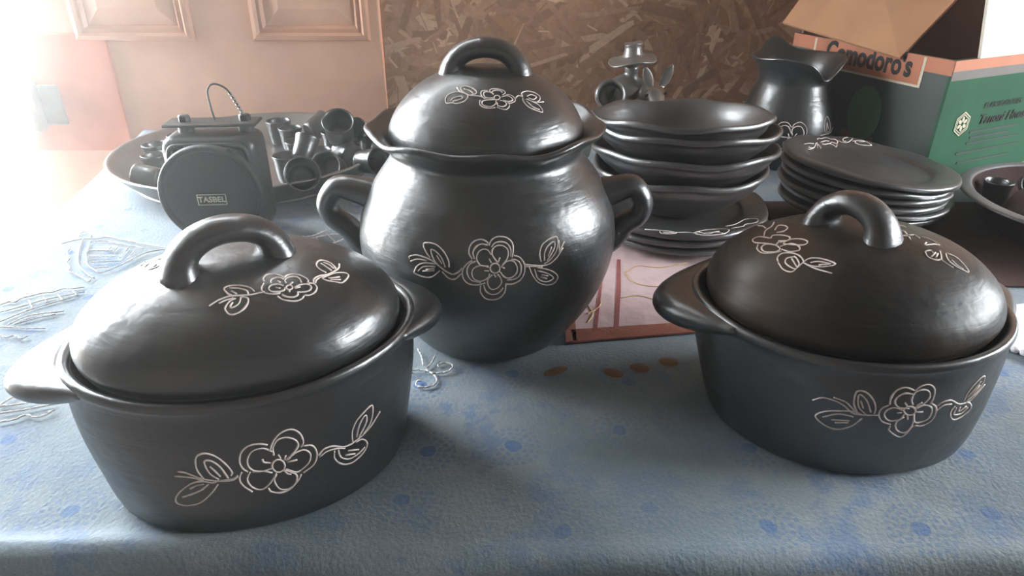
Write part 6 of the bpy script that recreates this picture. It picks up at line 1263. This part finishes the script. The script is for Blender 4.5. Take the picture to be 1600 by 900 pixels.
ob_ = thing('clay_bowl', 'dark reddish clay bowl turned upside down in the basin', 'bowl', (0.838, 0.952, 0.0115), 0)
V, F = lathe_geo(prof([(0.0, 0.058), (0.045, 0.0585), (0.050, 0.062), (0.054, 0.0585), (0.075, 0.050), (0.094, 0.028), (0.101, 0.006), (0.104, 0.001), (0.100, 0.0), (0.096, 0.004), (0.085, 0.028), (0.05, 0.048), (0.0, 0.050)], 4), 64, 1, 1, hand(3.0, 0.0008))
new_obj('body', mesh_of('body', V, F, M['clay_red']), ob_)

def slab_cloth(name, poly, z, th, m, parent=None):
    n = len(poly)
    V = [(x, y, z) for x, y in poly] + [(x, y, z + th) for x, y in poly]
    F = [tuple(range(n - 1, -1, -1)), tuple(range(n, 2 * n))] + [(i, (i + 1) % n, n + (i + 1) % n, n + i) for i in range(n)]
    return new_obj(name, mesh_of(name, V, F, m, False), parent)
mat_ = thing('quilted_mat', 'pale pink quilted mat with terracotta border under the bowls', 'mat', (0, 0, 0), 0)
PK = [(0.072, 0.672), (0.262, 0.700), (0.40, 0.86), (0.40, 1.10), (0.10, 1.10), (0.078, 0.86)]
slab_cloth('quilt_field', PK, 0.0004, 0.0014, M['pink'], mat_)
slab_cloth('border', [(0.068, 0.658), (0.266, 0.688), (0.264, 0.708), (0.068, 0.684)], 0.0004, 0.0022, M['terracotta'], mat_)
slab_cloth('border', [(0.060, 0.658), (0.072, 0.660), (0.082, 0.86), (0.070, 0.86)], 0.0004, 0.0022, M['terracotta'], mat_)
slab_cloth('ribbon', [(0.118, 0.688), (0.123, 0.6885), (0.138, 0.78), (0.150, 0.87), (0.145, 0.87), (0.132, 0.78)], 0.0004, 0.0018, M['burgundy'], mat_)
slab_cloth('ribbon', [(0.094, 0.686), (0.098, 0.6865), (0.112, 0.77), (0.128, 0.87), (0.124, 0.87), (0.108, 0.77)], 0.0004, 0.0018, M['burgundy'], mat_)
g = Geo()
for pl in ([(0.150, 0.83), (0.160, 0.80), (0.185, 0.79), (0.215, 0.80), (0.24, 0.79)], [(0.150, 0.83), (0.17, 0.85), (0.20, 0.845), (0.24, 0.86)], [(0.24, 0.745), (0.212, 0.735), (0.188, 0.745), (0.186, 0.765), (0.205, 0.78), (0.24, 0.775)],
           [(0.135, 0.76), (0.16, 0.765), (0.19, 0.745)], [(0.088, 0.70), (0.096, 0.72), (0.093, 0.74)], [(0.09, 0.72), (0.104, 0.735), (0.11, 0.75)]):
    g.add(tube_geo(spline([(x, y, 0.0019) for x, y in pl], 6), 0.0009, 5))
new_obj('quilting_thread', g.mesh('quilting_thread', M['thread_ochre']), mat_)
rn = slab_cloth('table_runner', [(0.395, 0.800), (1.20, 0.775), (1.22, 1.085), (0.405, 1.095)], 0.0004, 0.0015, M['brown_cloth'])
rn['label'] = 'dark brown cloth runner under the stacked plates and basin'; rn['category'] = 'runner'

nap = thing('napkin', 'white napkin with scalloped edge at the right, behind the casserole', 'napkin', (0, 0, 0), 0)
slab_cloth('cotton', [(0.487, 0.715), (0.607, 0.575), (0.84, 0.66), (0.74, 0.770)], 0.0006, 0.0018, M['white_cloth'], nap)
sph = mesh_of('scallop', *lathe_geo([(0, -0.004), (0.0035, -0.0025), (0.0045, 0.0), (0.0035, 0.0025), (0.0, 0.004)], 10), M['white_cloth'])
for i in range(22):
    t = i / 21
    new_obj('scallop', sph, nap, (0.486 + 0.120 * t, 0.714 - 0.140 * t, 0.0035))

# ------------------------------------------------------------------ embroidery and patches on the cloth
def stitches(key, name, r, m, dash=0.0052, gap=0.0012):
    if key not in DRAW: return
    gg = Geo()
    for s in DRAW[key]:
        pts = [Vector((s[i], s[i + 1], 0)) * 1e-4 for i in range(0, len(s), 2)]
        L_ = 0.0; cur = [pts[0]]
        for a_, b_ in zip(pts, pts[1:]):
            seg_ = (b_ - a_).length; n = max(1, int(seg_ / 0.0013))
            for k in range(1, n + 1):
                q = a_.lerp(b_, k / n); cur.append(q); L_ += seg_ / n
                if L_ > dash:
                    if len(cur) > 2:
                        c2 = [Vector((p.x, p.y, 0.0006 + r * 0.9 * math.sin(PI * (0.15 + 0.7 * j / (len(cur) - 1))))) for j, p in enumerate(cur)]
                        gg.add(tube_geo(c2, [r * (0.6 + 0.4 * math.sin(PI * (0.1 + 0.8 * j / (len(cur) - 1)))) for j in range(len(cur))], 5))
                    cur = cur[-1:] if gap < 0.0008 else []
                    L_ = -gap
                    if not cur: cur = [q]
    if gg.V: new_obj(name, gg.mesh(name, M[m]), cloth)
for kk in sorted(k for k in DRAW if k.startswith('emb')): stitches(kk, 'embroidered_motif', 0.0011, 'thread')
for (cx_, cy_, ra, rb_, an) in [(0.046, 0.607, 0.0145, 0.0065, 0.5), (0.106, 0.603, 0.011, 0.0075, -0.6), (0.135, 0.612, 0.0105, 0.0085, -0.3), (0.168, 0.624, 0.0105, 0.0085, -0.3)]:
    poly = []
    for k in range(20):
        t = 2 * PI * k / 20
        u, w = ra * math.cos(t), rb_ * math.sin(t)
        poly.append((cx_ + u * math.cos(an) - w * math.sin(an), cy_ + u * math.sin(an) + w * math.cos(an)))
    def cz_(x, y): return 0.0012 * nz((x, y, 0), 9, 3.1) + 0.0006 * nz((x, y, 0), 30, 1.7) - 0.0014
    V = [(x, y, cz_(x, y) + 0.0003) for x, y in poly] + [(cx_ + (x - cx_) * 0.9, cy_ + (y - cy_) * 0.9, cz_(x, y) + 0.0008) for x, y in poly] + [(cx_, cy_, cz_(cx_, cy_) + 0.0010)]
    F = [(k, (k + 1) % 20, 20 + (k + 1) % 20, 20 + k) for k in range(20)] + [(20 + k, 20 + (k + 1) % 20, 40) for k in range(20)]
    new_obj('petal_patch', mesh_of('petal_patch', V, F, M['ochre_felt']), cloth)

# ------------------------------------------------------------------ scattering veil added in the room to imitate lens glare
hz_m = bpy.data.materials.new('glare_veil_air'); hz_m.use_nodes = True
nt = hz_m.node_tree; nt.nodes.remove(nt.nodes['Principled BSDF'])
vs = nt.nodes.new('ShaderNodeVolumeScatter'); vs.inputs['Density'].default_value = 0.085; vs.inputs['Anisotropy'].default_value = 0.78
vs.inputs['Color'].default_value = (1, 0.965, 0.91, 1)
tc = nt.nodes.new('ShaderNodeTexCoord'); sx = nt.nodes.new('ShaderNodeVectorMath'); sx.operation = 'DISTANCE'; sx.inputs[1].default_value = (-1.5, 1.5, 0.2); mr = nt.nodes.new('ShaderNodeMapRange')
nt.links.new(tc.outputs['Object'], sx.inputs[0]); nt.links.new(sx.outputs['Value'], mr.inputs['Value'])
mr.inputs['From Min'].default_value = 0.4; mr.inputs['From Max'].default_value = 2.35; mr.inputs['To Min'].default_value = 0.21; mr.inputs['To Max'].default_value = 0.008
nt.links.new(mr.outputs['Result'], vs.inputs['Density'])      # thicker by the open doorway
nt.links.new(vs.outputs[0], nt.nodes['Material Output'].inputs['Volume'])
hz_o = new_obj('glare_veil', box_mesh('glare_veil', -2.38, 1.98, -1.58, 1.598, FZ + 0.005, CZ - 0.005, hz_m), kind='stuff')
hz_o['label'] = 'added scattering veil standing in for lens glare'; hz_o['category'] = 'glare_veil'
